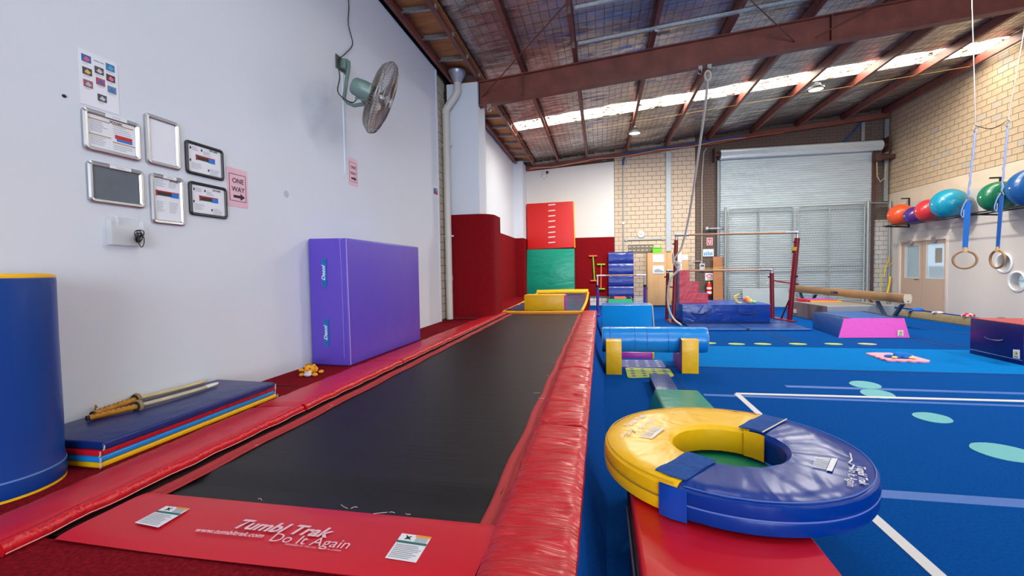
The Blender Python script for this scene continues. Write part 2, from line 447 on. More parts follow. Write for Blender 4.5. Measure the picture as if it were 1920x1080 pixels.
# ---- ceiling: foil lining, purlins, translucent strips, safety mesh
FOIL = bpy.data.materials.new('roof_foil'); FOIL.use_nodes = True
nt = FOIL.node_tree; N_ = nt.nodes; L_ = nt.links; b_ = N_['Principled BSDF']
b_.inputs['Metallic'].default_value = .85; b_.inputs['Roughness'].default_value = .24
tc_ = N_.new('ShaderNodeTexCoord'); mp_ = N_.new('ShaderNodeMapping'); mp_.inputs['Scale'].default_value = (1.3, 6, 1)
L_.new(tc_.outputs['Object'], mp_.inputs[0])
n1 = N_.new('ShaderNodeTexNoise'); n1.inputs['Scale'].default_value = 1.5; n1.inputs['Detail'].default_value = 8; n1.inputs['Roughness'].default_value = .62; n1.inputs['Distortion'].default_value = 1.6
L_.new(mp_.outputs[0], n1.inputs['Vector'])
n2 = N_.new('ShaderNodeTexNoise'); n2.inputs['Scale'].default_value = .7; n2.inputs['Detail'].default_value = 3
L_.new(tc_.outputs['Object'], n2.inputs['Vector'])
cr_ = N_.new('ShaderNodeValToRGB'); cr_.color_ramp.elements[0].position = .3; cr_.color_ramp.elements[0].color = C(170, 162, 156); cr_.color_ramp.elements[1].position = .75; cr_.color_ramp.elements[1].color = C(232, 228, 222)
L_.new(n2.outputs['Fac'], cr_.inputs[0]); L_.new(cr_.outputs[0], b_.inputs['Base Color'])
bp_ = N_.new('ShaderNodeBump'); bp_.inputs['Strength'].default_value = .6; bp_.inputs['Distance'].default_value = .03
L_.new(n1.outputs['Fac'], bp_.inputs['Height']); L_.new(bp_.outputs[0], b_.inputs['Normal'])

ce = sroot('ceiling', (3.5, 5, 6))
def foil(y0, y1, z=0): return [V((-2.5, y0, ZF(-2.5)+z)), V((9.6, y0, ZF(9.6)+z)), V((9.6, y1, ZF(9.6)+z)), V((-2.5, y1, ZF(-2.5)+z))]
for y0, y1 in ((-12.1, 2.15), (3.05, 12.68), (13.56, 17.55)):
    ny = int((y1-y0)/(.035 if y1 > 5 else .3)); nx = 170 if y1 > 5 else 40
    def wrinkled(u, v):
        x = -2.5+u*12.1; y = y0+v*(y1-y0)
        n = abs(mnoise.noise(V((x*1.3, y*4.2, 3))))*.05+abs(mnoise.noise(V((x*3.1+4, y*9, 7))))*.022+mnoise.noise(V((x*.6, y*1.3, 1)))*.03
        return V((x, y, ZF(x)+n))
    obj('roof_lining', MB().grid(wrinkled, nx, ny), FOIL, ce)
    obj('roof_sheeting', MB().hexa(foil(y0, y1, .14)+foil(y0, y1, .16)), GALV, ce)
# translucent corrugated strips with leaf litter lying on them
TR = bpy.data.materials.new('translucent_sheet'); TR.use_nodes = True
nt = TR.node_tree; N_ = nt.nodes; L_ = nt.links; N_.remove(N_['Principled BSDF'])
out_ = N_['Material Output']
tp = N_.new('ShaderNodeBsdfTransparent'); tp.inputs[0].default_value = (.95, .93, .88, 1)
tl = N_.new('ShaderNodeBsdfTranslucent'); tl.inputs[0].default_value = (.9, .86, .78, 1)
df = N_.new('ShaderNodeBsdfDiffuse'); df.inputs[0].default_value = C(120, 86, 48)
m1 = N_.new('ShaderNodeMixShader'); m1.inputs[0].default_value = .45
L_.new(tp.outputs[0], m1.inputs[1]); L_.new(tl.outputs[0], m1.inputs[2])
m2 = N_.new('ShaderNodeMixShader')
tc_ = N_.new('ShaderNodeTexCoord'); mp_ = N_.new('ShaderNodeMapping'); mp_.inputs['Scale'].default_value = (1.6, 4, 1); L_.new(tc_.outputs['Object'], mp_.inputs[0])
n1 = N_.new('ShaderNodeTexNoise'); n1.inputs['Scale'].default_value = 3.5; n1.inputs['Detail'].default_value = 5; L_.new(mp_.outputs[0], n1.inputs['Vector'])
cr_ = N_.new('ShaderNodeValToRGB'); cr_.color_ramp.elements[0].position = .53; cr_.color_ramp.elements[0].color = (0, 0, 0, 1); cr_.color_ramp.elements[1].position = .60; cr_.color_ramp.elements[1].color = (1, 1, 1, 1)
L_.new(n1.outputs['Fac'], cr_.inputs[0]); L_.new(cr_.outputs[0], m2.inputs[0]); L_.new(m1.outputs[0], m2.inputs[1]); L_.new(df.outputs[0], m2.inputs[2]); L_.new(m2.outputs[0], out_.inputs[0])
for y0, y1 in ((12.66, 13.58), (2.13, 3.07)):
    obj('translucent_sheet', MB().grid(lambda u, v: V((-2.4+u*11.9, y0+v*(y1-y0), ZF(-2.4+u*11.9)+.045+.014*math.sin(v*(y1-y0)/.076*2*math.pi))), 24, 96), TR, ce)
PX = [-2.98, -2.43, -1.5, -.45, .99, 2.36, 3.77, 5.2, 6.63, 8.04, 9.28]
for x in PX:
    wd = .055 if x < -2.9 else .075; h = .2 if x > -2.9 else .16
    z = ZB(x) if x > -2.9 else 5.27
    mb = MB().box((x-wd/2, -12.0, z), (x+wd/2, 17.45, z+.016)).box((x-wd/2, -12.0, z+.016), (x-wd/2+.014, 17.45, z+h)).box((x-wd/2, -12.0, z+h-.012), (x+wd/2, 17.45, z+h))
    obj('purlin', mb, STEEL_RED, ce)
# timber soffit and battens beside the left wall
for i in range(26):
    y0 = -4.2+i*.845
    if y0 > 17: break
    for k in range(3):
        a = y0+.03+k*.272; b_2 = min(a+.266, 17.4)
        if b_2 > a+.05:
            obj('board', MB().box((-2.99, a, 5.475+rnd.uniform(0, .006)), (-2.4, b_2, 5.495)), TIMBER, ce)
    obj('batten', MB().box((-3.0, y0-.03, 5.40), (-2.42, y0+.02, 5.47)), GALV, ce)
obj('soffit_deck', MB().box((-3.4, -12.1, 5.5), (-2.38, 17.6, 5.54)), DARK, ce)
obj('wall_plate', MB().box((-3.3, -12.1, 5.3), (-3.12, 17.5, 5.5)), DARK, ce)
# safety mesh under the lining
mb = MB()
def wire(a, b, r=.003):
    a = V(a); b = V(b); d = (b-a).normalized(); u = d.orthogonal().normalized(); w2 = d.cross(u)
    vs = []
    for p in (a, b):
        for k in range(3):
            t = 2*math.pi*k/3; vs.append(p+(u*math.cos(t)+w2*math.sin(t))*r)
    mb.add(vs, [(0, 1, 4, 3), (1, 2, 5, 4), (2, 0, 3, 5)])
x = -2.3
while x < 9.45:
    wire((x, 5.5, ZF(x)-.02), (x, 17.4, ZF(x)-.02)); x += .15
y = 5.5
while y < 17.4:
    wire((-2.4, y, ZF(-2.4)-.022), (9.45, y, ZF(9.45)-.022)); y += .3
obj('safety_mesh', mb, tint('mesh_wire', (60, 50, 46), .6, metal=.5), ce, kind='stuff')
# string lines below the translucent strip
obj('string_line', MB().tube([(-2.4, 13.72, ZB(-2.4)+.02), (.5, 13.72, ZB(.5)-.02), (4, 13.72, ZB(4)-.01), (9.2, 13.7, ZB(9.2))], .005, 5), tint('yellow_cord', (150, 116, 70), .8), ce)
# strut rails hung under the purlins and brace rods
for y, x0, x1 in ((8.42, -.36, 6.2), (7.28, -.36, 6.2)):
    mb = MB().bar((x0, y, ZB(x0)-.06), (x1, y, ZB(x1)-.06), .05, .05)
    rl = obj('strut_rail', mb, GALV, ce)
    for x in PX:
        if x0-.1 <= x <= x1: obj('rail_hanger', MB().bar((x, y+.03, ZB(x)-.1), (x, y+.03, ZB(x)+.07), .05, .01), CHROME, ce)

# ---- main roof beam and its rods
RY = 9.35
mb = MB()
def beam_box(z0, z1, w_):
    a, b = -2.46, 9.55
    mb.hexa([(a, RY-w_/2, ZB(a)+z0), (b, RY-w_/2, ZB(b)+z0), (b, RY+w_/2, ZB(b)+z0), (a, RY+w_/2, ZB(a)+z0), (a, RY-w_/2, ZB(a)+z1), (b, RY-w_/2, ZB(b)+z1), (b, RY+w_/2, ZB(b)+z1), (a, RY+w_/2, ZB(a)+z1)])
beam_box(-.50, -.478, .17); beam_box(-.478, -.022, .016); beam_box(-.022, 0, .17)
mb.box((-2.47, RY-.09, 4.78), (-2.44, RY+.09, 5.32))
rb = struct('roof_beam', mb, STEEL_RED)
rb['label'] = 'deep oxide red steel roof beam spanning from the white column'
ROD = tint('rust_rod', (112, 70, 56), .6, metal=.3)
for a, b in (((1060, 8), yp(905, 181, RY-.03)), ((1403, -4), yp(1490, 78, RY-.03)), ((1664, -4), yp(1530, 70, RY-.03))):
    d = ray(*a); t = (ZB(0)+.0-CH)/(d.z-.09*d.x); q = CAM+d*t
    obj('brace_rod', MB().tube([q, b], .011, 6), ROD, rb)
for x in (-1.52, 4.1):
    obj('stiffener', MB().box((x-.008, RY-.085, ZB(x)-.475), (x+.008, RY, ZB(x)-.02)), STEEL_RED, rb)

# far steel angle and cables along the top of the far wall
fa = struct('trim_2', MB().hexa([(-2.77, FY-.16, 5.18), (9.4, FY-.16, 6.25), (9.4, FY, 6.25), (-2.77, FY, 5.18), (-2.77, FY-.16, 5.34), (9.4, FY-.16, 6.41), (9.4, FY, 6.41), (-2.77, FY, 5.34)]), STEEL_RED)
def droop(x0, x1, dz, sag, r, m, name, lab, off=.19):
    pts = []
    n = 26
    for i in range(n+1):
        t = i/n; x = x0+(x1-x0)*t
        pts.append((x, FY-off-.02*math.sin(t*9), 5.18+(x+2.77)*.088+dz-sag*abs(math.sin(t*math.pi*3.3))+.01*math.sin(t*40)))
    tag(obj(name, MB().tube(pts, r, 6), m), lab, 'cable')
droop(-2.7, 6.2, .02, .05, .018, tint('orange_cable', (206, 92, 40), .6), 'cable', 'orange cable strung along the steel angle on the far wall')
droop(-2.6, 5.0, .05, .07, .012, tint('white_cable', (206, 198, 186), .6), 'cable', 'white cable strung along the steel angle on the far wall', .21)
droop(.85, 4.9, .1, .05, .024, tint('blue_cable', (32, 84, 142), .5), 'cable', 'thick blue cable looping along the far wall steel angle', .24)

# ================================================================ DOORS AND WINDOWS
GLASS_L = bpy.data.materials.new('door_glass'); GLASS_L.use_nodes = True
b_ = GLASS_L.node_tree.nodes['Principled BSDF']; b_.inputs['Base Color'].default_value = (.62, .78, .82, 1); b_.inputs['Roughness'].default_value = .08
b_.inputs['Alpha'].default_value = .45; b_.inputs['Specular IOR Level'].default_value = .6
# double door in the right wall
d1 = sroot('door_1', (9.5, 15.8, 0))
FRAMEP = tint('door_frame_paint', (222, 208, 196), .5)
f = RW(0, 0)
def rslab(y0, y1, z0, z1, n0, n1): return MB().box((9.5-n0, y0, z0), (9.5-n1, y1, z1))
for y0, y1, z0, z1 in ((14.74, 14.84, 0, 2.16), (16.81, 16.91, 0, 2.16), (14.84, 16.81, 2.08, 2.16)):
    obj('door_frame', rslab(y0, y1, z0, z1, -.1, .025), FRAMEP, d1, bevel=.006)
for y0, y1, g0, g1 in ((15.84, 16.81, 15.95, 16.63), (14.84, 15.82, 14.93, 15.66)):
    mb = rslab(y0, y1, 0, .95, -.06, -.015)
    for q in (rslab(y0, y1, 1.98, 2.08, -.06, -.015), rslab(y0, g0, .95, 1.98, -.06, -.015), rslab(g1, y1, .95, 1.98, -.06, -.015)): mb.add(q.v, q.f)
    lf = obj('door_leaf', mb, BEIGE, d1)
    obj('glass_pane', rslab(g0, g1, .95, 1.98, -.045, -.035), GLASS_L, lf)
    obj('glazing_bead', rslab(g0, g1, .945, .965, -.034, -.01).box((9.51, g0, 1.96), (9.534, g1, 1.985)).box((9.51, g0-.01, .95), (9.534, g0+.012, 1.98)).box((9.51, g1-.012, .95), (9.534, g1+.01, 1.98)), FRAMEP, lf)
    obj('door_closer', rslab((y0+y1)/2-.1, (y0+y1)/2+.02, 2.0, 2.16, -.02, .07), tint('closer_grey', (150, 140, 140), .5), lf, bevel=.01)
    if g0 > 15.9:
        obj('blind', rslab(g0, g1, .96, 1.98, -.09, -.075), tint('pale_blind', (168, 190, 194), .6), lf)
        obj('door_handle', MB().tube([(9.47, 15.9, .92), (9.43, 15.9, .92), (9.43, 16.03, .92)], .012, 6), BLACK, lf)
    else:
        obj('taped_notice', rslab(15.05, 15.32, 1.42, 1.84, -.034, -.03), tint('grey_notice', (150, 146, 132), .7), lf)
        obj('film', rslab(g0, g1, .96, 1.32, -.09, -.08), tint('window_film', (196, 204, 222), .5), lf)
# round windows
for n, (cy, cz) in enumerate(HOLES):
    wn = sroot('window_%d' % (n+1), (9.5, cy, cz))
    obj('window_frame', MB().lathe([(HR, 0), (HR+.045, 0), (HR+.05, .02), (HR+.01, .035), (HR, .02), (HR, 0)], (9.489, cy, cz), (-1, 0, 0), 32, caps=False), tint('porthole_white', (232, 230, 228), .4), wn)
    obj('pane', MB().lathe([(HR+.01, 0), (HR+.01, .006)], (9.66, cy, cz), (-1, 0, 0), 32), GLASS_L, wn)
    obj('shelf', MB().box((9.72, cy-.3, cz-.02), (10.0, cy+.3, cz+.01)), tint('pale_green_shelf', (186, 206, 202), .6), wn)
    if n == 0: obj('pink_panel', MB().box((9.7, cy+.02, cz-.25), (9.71, cy+.3, cz+.25)), tint('pink_panel', (204, 48, 116), .6), wn)

# roller shutter in the far wall
rs = sroot('door_2', (6.6, FY, 0))
SLAT = mat('shutter_steel', (204, 214, 216), .36, metal=.3, var=((.8, 1, 6), .06))
def curt(u, v):
    z = .02+v*5.3
    return V((4.2+u*4.78, FY-.1+.022*math.sin(z/.077*2*math.pi), z))
mbc = MB().grid(curt, 1, 69*8)
obj('curtain', mbc, SLAT, rs)
def drumf(u, v):
    a = v*2*math.pi; r = .16+.008*math.sin(v*26*2*math.pi)
    return V((4.16+u*5.0, FY-.2+r*math.cos(a), 5.33+u*.0+r*math.sin(a)))
obj('drum', MB().grid(drumf, 1, 26*8), SLAT, rs)
RUST = tint('rusty_iron', (84, 52, 42), .7)
obj('drum_axle', MB().tube([(4.0, FY-.2, 5.33), (9.32, FY-.2, 5.33)], .07, 12), RUST, rs)
for x in (3.97, 9.3): obj('drum_bracket', MB().box((x-.012, FY-.36, 5.1), (x+.012, FY-.0, 5.58)), RUST, rs)
for x in (4.13, 8.98): obj('side_guide', MB().box((x-.04, FY-.14, 0), (x+.045, FY-.05, 5.15)), tint('guide_grey', (120, 128, 134), .5, metal=.4) if x < 5 else RUST, rs)
obj('drive_motor', MB().lathe([(.05, 0), (.11, .02), (.11, .3), (.08, .36), (.08, .5), (.02, .52)], (8.98, FY-.3, 4.92), (1, 0, 0), 16), RUST, rs)
obj('drive_gearbox', MB().box((8.92, FY-.4, 4.8), (9.1, FY-.16, 5.04)), RUST, rs, bevel=.02)
obj('hanging_chain', MB().tube([(8.98, FY-.3, 4.78), (9.0, FY-.3, 4.3), (9.1, FY-.3, 4.12), (9.22, FY-.3, 4.25), (9.26, FY-.3, 4.7)], .018, 6), tint('rope_tan', (170, 150, 116), .8), rs)
obj('bottom_bar', MB().box((4.2, FY-.15, 0), (8.98, FY-.05, .06)), GALV, rs)

# chain-link gates standing in front of the shutter
def chain_link(x0, x1, z0, z1, y, pitch=.09, r=.0026):
    mb = MB(); n = 0
    s = x0-(z1-z0)
    def seg(a, b):
        d = (b-a).normalized(); u = V((0, 1, 0)); w2 = d.cross(u); vs = []
        for p in (a, b):
            for k in range(3):
                t = 2*math.pi*k/3; vs.append(p+(u*math.cos(t)+w2*math.sin(t))*r)
        mb.add(vs, [(0, 1, 4, 3), (1, 2, 5, 4), (2, 0, 3, 5)])
    h = z1-z0
    while s < x1:
        a = max(s, x0); b = min(s+h, x1)
        if b > a:
            seg(V((a, y, z0+a-s)), V((b, y, z0+b-s)))
            seg(V((a, y+.006, z1-(a-s))), V((b, y+.006, z1-(b-s))))
        s += pitch
    return mb
GY = 17.22
GALV_T = mat('galvanised_tube', (158, 164, 164), .45, metal=.6)
WIRE = tint('chain_wire', (132, 136, 134), .5, metal=.6)
for x0, x1, lab in ((4.42, 6.5, 'galvanised chain-link gate leaf beside the dark brick pier'), (6.64, 8.66, 'galvanised chain-link gate leaf on the side of the double doors')):
    g = thing('mesh_gate', lab, 'gate', ((x0+x1)/2, GY, 0), 'chain-link gate leaves before the shutter')
    zt = 3.4; c = .12
    loop = []
    for cx, cz, a0 in ((x1-c, zt-c, 0), (x0+c, zt-c, 90), (x0+c, .12+c, 180), (x1-c, .12+c, 270)):
        for i in range(5):
            a = math.radians(a0+i*22.5); loop.append((cx+c*math.cos(a), GY, cz+c*math.sin(a)))
    obj('gate_frame', MB().tube(loop, .024, 8, closed=True), GALV_T, g)
    obj('mid_rail', MB().tube([(x0, GY, 1.36), (x1, GY, 1.36)], .02, 8), GALV_T, g)
    xm = (x0+x1)/2-.04
    obj('centre_stile', MB().tube([(xm, GY, .12), (xm, GY, zt)], .02, 8), GALV_T, g)
    obj('chain_link', chain_link(x0, x1, .12, zt, GY+.02), WIRE, g, kind='stuff')
    for z in (.0, ): obj('drop_bolt', MB().tube([(x0+.06, GY-.03, .0), (x0+.06, GY-.03, .5)], .01, 6), GALV_T, g)
for x, zt, lab in ((4.33, 3.46, 'round galvanised gate post at the brick pier'), (8.76, 3.52, 'round galvanised gate post near the double doors')):
    tag(obj('gate_post', MB().tube([(x, GY, 0), (x, GY, zt)], .045, 12).ball((x, GY, zt), .047, .047, .02, 12, 6), GALV_T), lab, 'post')
g = thing('fence_section', 'fixed chain-link panel with a top rail beside the plastered wall', 'fence', (9.1, GY, 0))
obj('top_rail', MB().tube([(8.8, GY, 3.44), (9.42, GY, 3.42)], .022, 8), GALV_T, g)
obj('end_post', MB().tube([(9.4, GY, 0), (9.4, GY, 3.5)], .035, 10), GALV_T, g)
obj('chain_link', chain_link(8.8, 9.4, .05, 3.42, GY), WIRE, g, kind='stuff')
YROPE = tint('yellow_rope', (232, 196, 40), .8)
pts = [yp(x, y, GY-.05) for x, y in ((1676, 492), (1662, 500), (1649, 505), (1652, 525), (1653, 545))]
r_ = thing('yellow_rope', 'yellow rope knotted through the fixed chain-link panel', 'rope', (pts[2].x, GY-.05, pts[-1].z))
obj('strand', MB().tube(pts, .011, 6), YROPE, r_)
obj('strand', MB().tube([yp(x, y, GY-.05) for x, y in ((1668, 478), (1666, 490), (1660, 500), (1658, 520))], .014, 6), YROPE, r_)
obj('hank', MB().tube([yp(x, y, GY-.06) for x, y in ((1669, 518), (1668, 530), (1665, 545), (1663, 550))], .03, 7), YROPE, r_)
pts = [yp(1318, 503, FY-.3), yp(1340, 503, FY-.3), yp(1361, 501, GY-.05)]
tag(obj('yellow_string', MB().tube(pts, .009, 5), YROPE), 'thin yellow string tied from the control box to the gate post', 'string')

# ================================================================ FAR WALL FITTINGS
tag(obj('steel_channel', MB().box((2.37, FY-.06, 2.0), (2.535, FY, 5.58)), mat('spangled_zinc', (172, 180, 184), .45, metal=.4, var=((60, 60, 60), .25))), 'wide galvanised steel channel fixed upright on the cream blocks', 'channel')
cn = thing('conduit', 'grey conduit with a blue top running down the cream blocks', 'conduit', (.85, FY-.03, 1.9))
obj('pipe', MB().tube([(.85, FY-.03, 1.9), (.85, FY-.03, 5.38)], .028, 8), GREY_PIPE, cn)
obj('junction', MB().box((.81, FY-.07, 3.03), (.89, FY, 3.12)), tint('white_box', (220, 216, 210), .5), cn)
obj('sleeve', MB().tube([(.85, FY-.05, 5.2), (.87, FY-.06, 5.4), (.95, FY-.1, 5.56)], .034, 8), tint('blue_cable', (32, 84, 142), .5), cn)
cn = thing('conduit', 'thin pale conduit running down the dark brick pier', 'conduit', (3.6, FY-.03, 1.53))
obj('pipe', MB().tube([(3.6, FY-.03, 1.53), (3.6, FY-.03, 4.6), (3.66, FY-.03, 5.5), (3.75, FY-.06, 5.62)], .018, 8), tint('pale_conduit', (190, 180, 166), .6), cn)
sh = thing('wall_batten', 'short grey metal rail fixed across the cream blocks under the clock', 'rail', (1.6, FY-.04, 2.44))
obj('rail', MB().box((.89, FY-.05, 2.43), (2.31, FY, 2.485)), GREY_PIPE, sh)
for x in (.95, 2.25): obj('end_bracket', MB().box((x-.03, FY-.055, 2.40), (x+.03, FY-.005, 2.43)), GREY_PIPE, sh)
ck = thing('wall_clock', 'round white wall clock on the cream blocks', 'clock', (1.48, FY-.03, 2.52))
obj('clock_rim', MB().lathe([(.115, 0), (.135, 0), (.138, .03), (.12, .045), (.115, .035)], (1.48, FY, 2.645), (0, -1, 0), 28, caps=False), tint('clock_rim', (206, 200, 194), .4), ck)
obj('clock_face', MB().lathe([(.118, 0), (.118, .03)], (1.48, FY, 2.645), (0, -1, 0), 28), PAPER, ck)
obj('clock_hand', MB().bar((1.48, FY-.036, 2.645), (1.40, FY-.036, 2.68), .012, .006, (0, 1, 0)), PRINT, ck)
obj('clock_hand', MB().bar((1.48, FY-.036, 2.645), (1.53, FY-.036, 2.60), .012, .006, (0, 1, 0)), PRINT, ck)
rd = thing('road_play_mat', 'play mat printed as a grey road with dashed lines on the wall', 'play mat', (1.45, FY-.02, 1.96))
f = FW(.985, 1.955)
obj('mat_sheet', f.slab(MB(), 0, 0, .94, .33, 0, .014), tint('road_grey', (120, 112, 100), .85), rd)
mb = MB()
for v in (.09, .22):
    for k in range(6): f.slab(mb, .05+k*.15, v, .15+k*.15, v+.022, .014, .017)
f.slab(mb, 0, .315, .94, .33, .014, .017); f.slab(mb, 0, 0, .02, .33, .014, .017)
obj('road_marking', mb, tint('road_white', (222, 214, 190), .7), rd)
# cork cabinet
cb = thing('storage_cabinet', 'tall tan board cabinet standing against the cream blocks', 'cabinet', (2.36, FY-.25, 0))
y0 = 17.02
obj('body', MB().box((1.66, y0+.02, .03), (3.06, FY-.06, 1.93)), CORK, cb, bevel=.006)
obj('plinth', MB().box((1.68, y0+.05, 0), (3.04, FY-.1, .05)), BLACK, cb)
obj('door', MB().box((1.665, y0, .05), (2.33, y0+.02, 1.925)), CORK, cb, bevel=.004)
obj('door', MB().box((2.34, y0, .05), (3.05, y0+.02, 1.925)), CORK, cb, bevel=.004)
FRW = tint('white_frame', (226, 228, 232), .4)
def sheet(px0, py0, px1, py1, Y, lab, inner, name='notice', cat='notice', grp=None, edge=.035, pic=None):
    a = yp(px0, py1, Y); b = yp(px1, py0, Y); a.y = b.y = Y
    t = thing(name, lab, cat, ((a.x+b.x)/2, Y, a.z), grp)
    f = FW(a.x, a.z, Y); W_, H_ = b.x-a.x, b.z-a.z
    obj('backing', f.slab(MB(), 0, 0, W_, H_, 0, .012), FRW, t)
    obj('printed_sheet', f.slab(MB(), edge, edge, W_-edge, H_-edge, .012, .015), inner, t)
    if pic: pic(f, W_, H_, t)
    return t
def lines(f, W_, H_, t, n=5, m=None, x0=.12, x1=.88, y0=.15, y1=.85, nn=.0155, th=.02):
    mb = MB()
    for i in range(n):
        v = H_*(y0+(y1-y0)*i/max(1, n-1)); f.slab(mb, W_*x0, v, W_*(x0+(x1-x0)*rnd.uniform(.6, 1)), v+H_*th, nn, nn+.0015)
    obj('print', mb, m or PRINT, t)
GREYPIC = tint('grey_picture', (140, 150, 160), .3)
sheet(1224, 477, 1245, 492, y0-.001, 'white framed faint notice, upper one on the cabinet door', PAPER, pic=lambda f, w_, h, t: lines(f, w_, h, t, 3, tint('faint_print', (190, 190, 196), .6)))
sheet(1224, 498, 1245, 513, y0-.001, 'white framed grey picture, lower one on the cabinet door', PAPER, pic=lambda f, w_, h, t: obj('picture_area', MB().prism([f.p(.05, h-.05, .016), f.p(.05, h*.45, .016), f.p(w_*.45, h*.62, .016), f.p(w_*.95, h*.3, .016), f.p(w_*.95, h*.15, .016), f.p(.05, h*.15, .016)], (0, -.002, 0)), GREYPIC, t))
sheet(1270, 473, 1278, 492, y0-.001, 'narrow white notice pinned beside the bar post', PAPER)
sheet(1279, 477, 1290, 488, y0-.001, 'small plain white notice at the cabinet edge', PAPER)
sheet(1266, 494, 1278, 508, y0-.001, 'grey sheet pinned below the narrow notice', GREYPIC)
sheet(1256, 513, 1261, 527, y0-.001, 'small green card on the cabinet door', tint('green_card', (120, 200, 120), .5), edge=.004)
gb = thing('green_tub', 'bright green plastic tub on top of the tan cabinet', 'tub', (1.98, 17.25, 1.93))
p = [(1.84, 17.1), (2.16, 17.1), (2.16, 17.4), (1.84, 17.4)]
obj('tub_body', MB().hexa([(x+.02*(1 if x < 2 else -1), y, 1.93) for x, y in p]+[(x, y, 2.12) for x, y in p]), tint('lime_plastic', (104, 206, 44), .4), gb, bevel=.012)
obj('rim', MB().box((1.82, 17.08, 2.1), (2.18, 17.42, 2.125)), tint('lime_plastic', (104, 206, 44), .4), gb, bevel=.006)
# dark brick pier fittings
s_ = sheet(1325, 446, 1336, 460, FY-.022, 'red fire hose reel sign on the dark brick pier', tint('sign_red', (206, 50, 70), .5), 'wall_sign', 'sign', edge=.02,
      pic=lambda f, w_, h, t: obj('symbol', f.slab(f.slab(f.slab(MB(), w_*.28, h*.2, w_*.4, h*.75, .015, .018), w_*.6, h*.3, w_*.72, h*.75, .015, .018), w_*.28, h*.2, w_*.66, h*.32, .015, .018), PAPER, t))
def bl(f, w_, h, t):
    mb = MB()
    for k in range(5): f.slab(mb, w_*(.08+k*.17), h*.12, w_*(.2+k*.17), h*(.55+.08*(k % 3)), .015, .018)
    obj('print', mb, tint('sky_print', (84, 152, 204), .5), t)
sheet(1318, 467, 1338, 481, FY-.022, 'white sheet with blue columns taped to the dark brick pier', PAPER, pic=bl, edge=.01)
def fe(f, w_, h, t):
    n = 14; mb = MB()
    for k in range(n):
        a = math.pi*k/n; b = math.pi*(k+1)/n
        mb.hexa([f.p(w_/2+w_*.28*math.cos(a), h*.55+h*.2*math.sin(a), .015), f.p(w_/2+w_*.28*math.cos(b), h*.55+h*.2*math.sin(b), .015), f.p(w_/2+w_*.4*math.cos(b), h*.55+h*.32*math.sin(b), .015), f.p(w_/2+w_*.4*math.cos(a), h*.55+h*.32*math.sin(a), .015),
                 f.p(w_/2+w_*.28*math.cos(a), h*.55+h*.2*math.sin(a), .018), f.p(w_/2+w_*.28*math.cos(b), h*.55+h*.2*math.sin(b), .018), f.p(w_/2+w_*.4*math.cos(b), h*.55+h*.32*math.sin(b), .018), f.p(w_/2+w_*.4*math.cos(a), h*.55+h*.32*math.sin(a), .018)])
    f.slab(mb, w_*.2, h*.4, w_*.8, h*.5, .015, .018); f.slab(mb, w_*.25, h*.15, w_*.75, h*.25, .015, .018)
    obj('print', mb, tint('sign_red', (206, 50, 70), .5), t)
sheet(1322, 512, 1337, 526, FY-.022, 'white and red extinguisher sign above the fire extinguisher', PAPER, 'wall_sign', 'sign', edge=.01, pic=fe)
ex = thing('fire_extinguisher', 'red fire extinguisher with white bands hung on the brick pier', 'extinguisher', (3.83, FY-.12, .38))
obj('cylinder', MB().lathe([(.03, 0), (.085, .01), (.09, .03), (.09, .36), (.07, .41), (.03, .43)], (3.83, FY-.12, .38), seg=20), tint('extinguisher_red', (206, 28, 26), .25), ex)
for z0, z1 in ((.6, .67), (.44, .52)): obj('label_band', MB().lathe([(.0915, 0), (.0915, z1-z0)], (3.83, FY-.12, z0), seg=20), PAPER, ex)
obj('valve', MB().lathe([(.03, 0), (.03, .06), (.015, .07)], (3.83, FY-.12, .8), seg=12), tint('valve_yellow', (230, 190, 40), .4), ex)
obj('handle', MB().bar((3.78, FY-.12, .9), (3.93, FY-.13, .92), .03, .02), BLACK, ex)
obj('hose', MB().tube([(3.8, FY-.13, .85), (3.71, FY-.14, .82), (3.69, FY-.15, .65), (3.72, FY-.16, .47)], .016, 6), BLACK, ex)
dv = thing('control_box', 'grey shutter control box with a bent conduit on the brick pier', 'control box', (3.6, FY-.06, 1.28))
obj('case', MB().box((3.51, FY-.1, 1.28), (3.69, FY-.02, 1.52)), tint('control_grey', (190, 194, 200), .45), dv, bevel=.01)
obj('display', MB().box((3.54, FY-.104, 1.41), (3.66, FY-.1, 1.48)), tint('control_dark', (70, 76, 84), .4), dv)
obj('bent_conduit', MB().tube([(3.3, FY-.05, 1.6), (3.52, FY-.05, 1.61), (3.56, FY-.05, 1.59), (3.56, FY-.05, 1.52)], .016, 6), GREY_PIPE, dv)
tag(obj('leaning_board', MB().hexa([(3.93, FY-.3, .02), (4.26, FY-.3, .02), (4.26, FY-.27, 0), (3.93, FY-.27, 0), (3.95, FY-.17, 1.76), (4.26, FY-.17, 1.75), (4.26, FY-.145, 1.75), (3.95, FY-.145, 1.76)]), tint('brown_board', (168, 112, 70), .7, var=((3, 3, 8), .1))), 'narrow brown board leaning on the brick pier by the gate', 'board')
tag(obj('leaning_sheet', MB().hexa([(4.85, GY-.3, .0), (6.3, GY-.3, .0), (6.3, GY-.27, 0), (4.85, GY-.27, 0), (4.85, GY-.12, .6), (6.3, GY-.12, .62), (6.3, GY-.09, .62), (4.85, GY-.09, .6)]), tint('grey_sheet', (150, 164, 170), .5, var=((2, 2, 2), .08))), 'low grey sheet panel leaning against the chain-link gate', 'panel')
wb_ = thing('winch_arm', 'grey clamp arm sticking out of the brick pier', 'bracket', (3.75, FY-.1, 3.18))
p = yp(1327, 429, FY-.1)
obj('clamp', MB().lathe([(.05, 0), (.09, .03), (.09, .1), (.04, .14)], (p.x-.1, FY-.12, p.z), (1, 0, 0), 12), GALV, wb_)
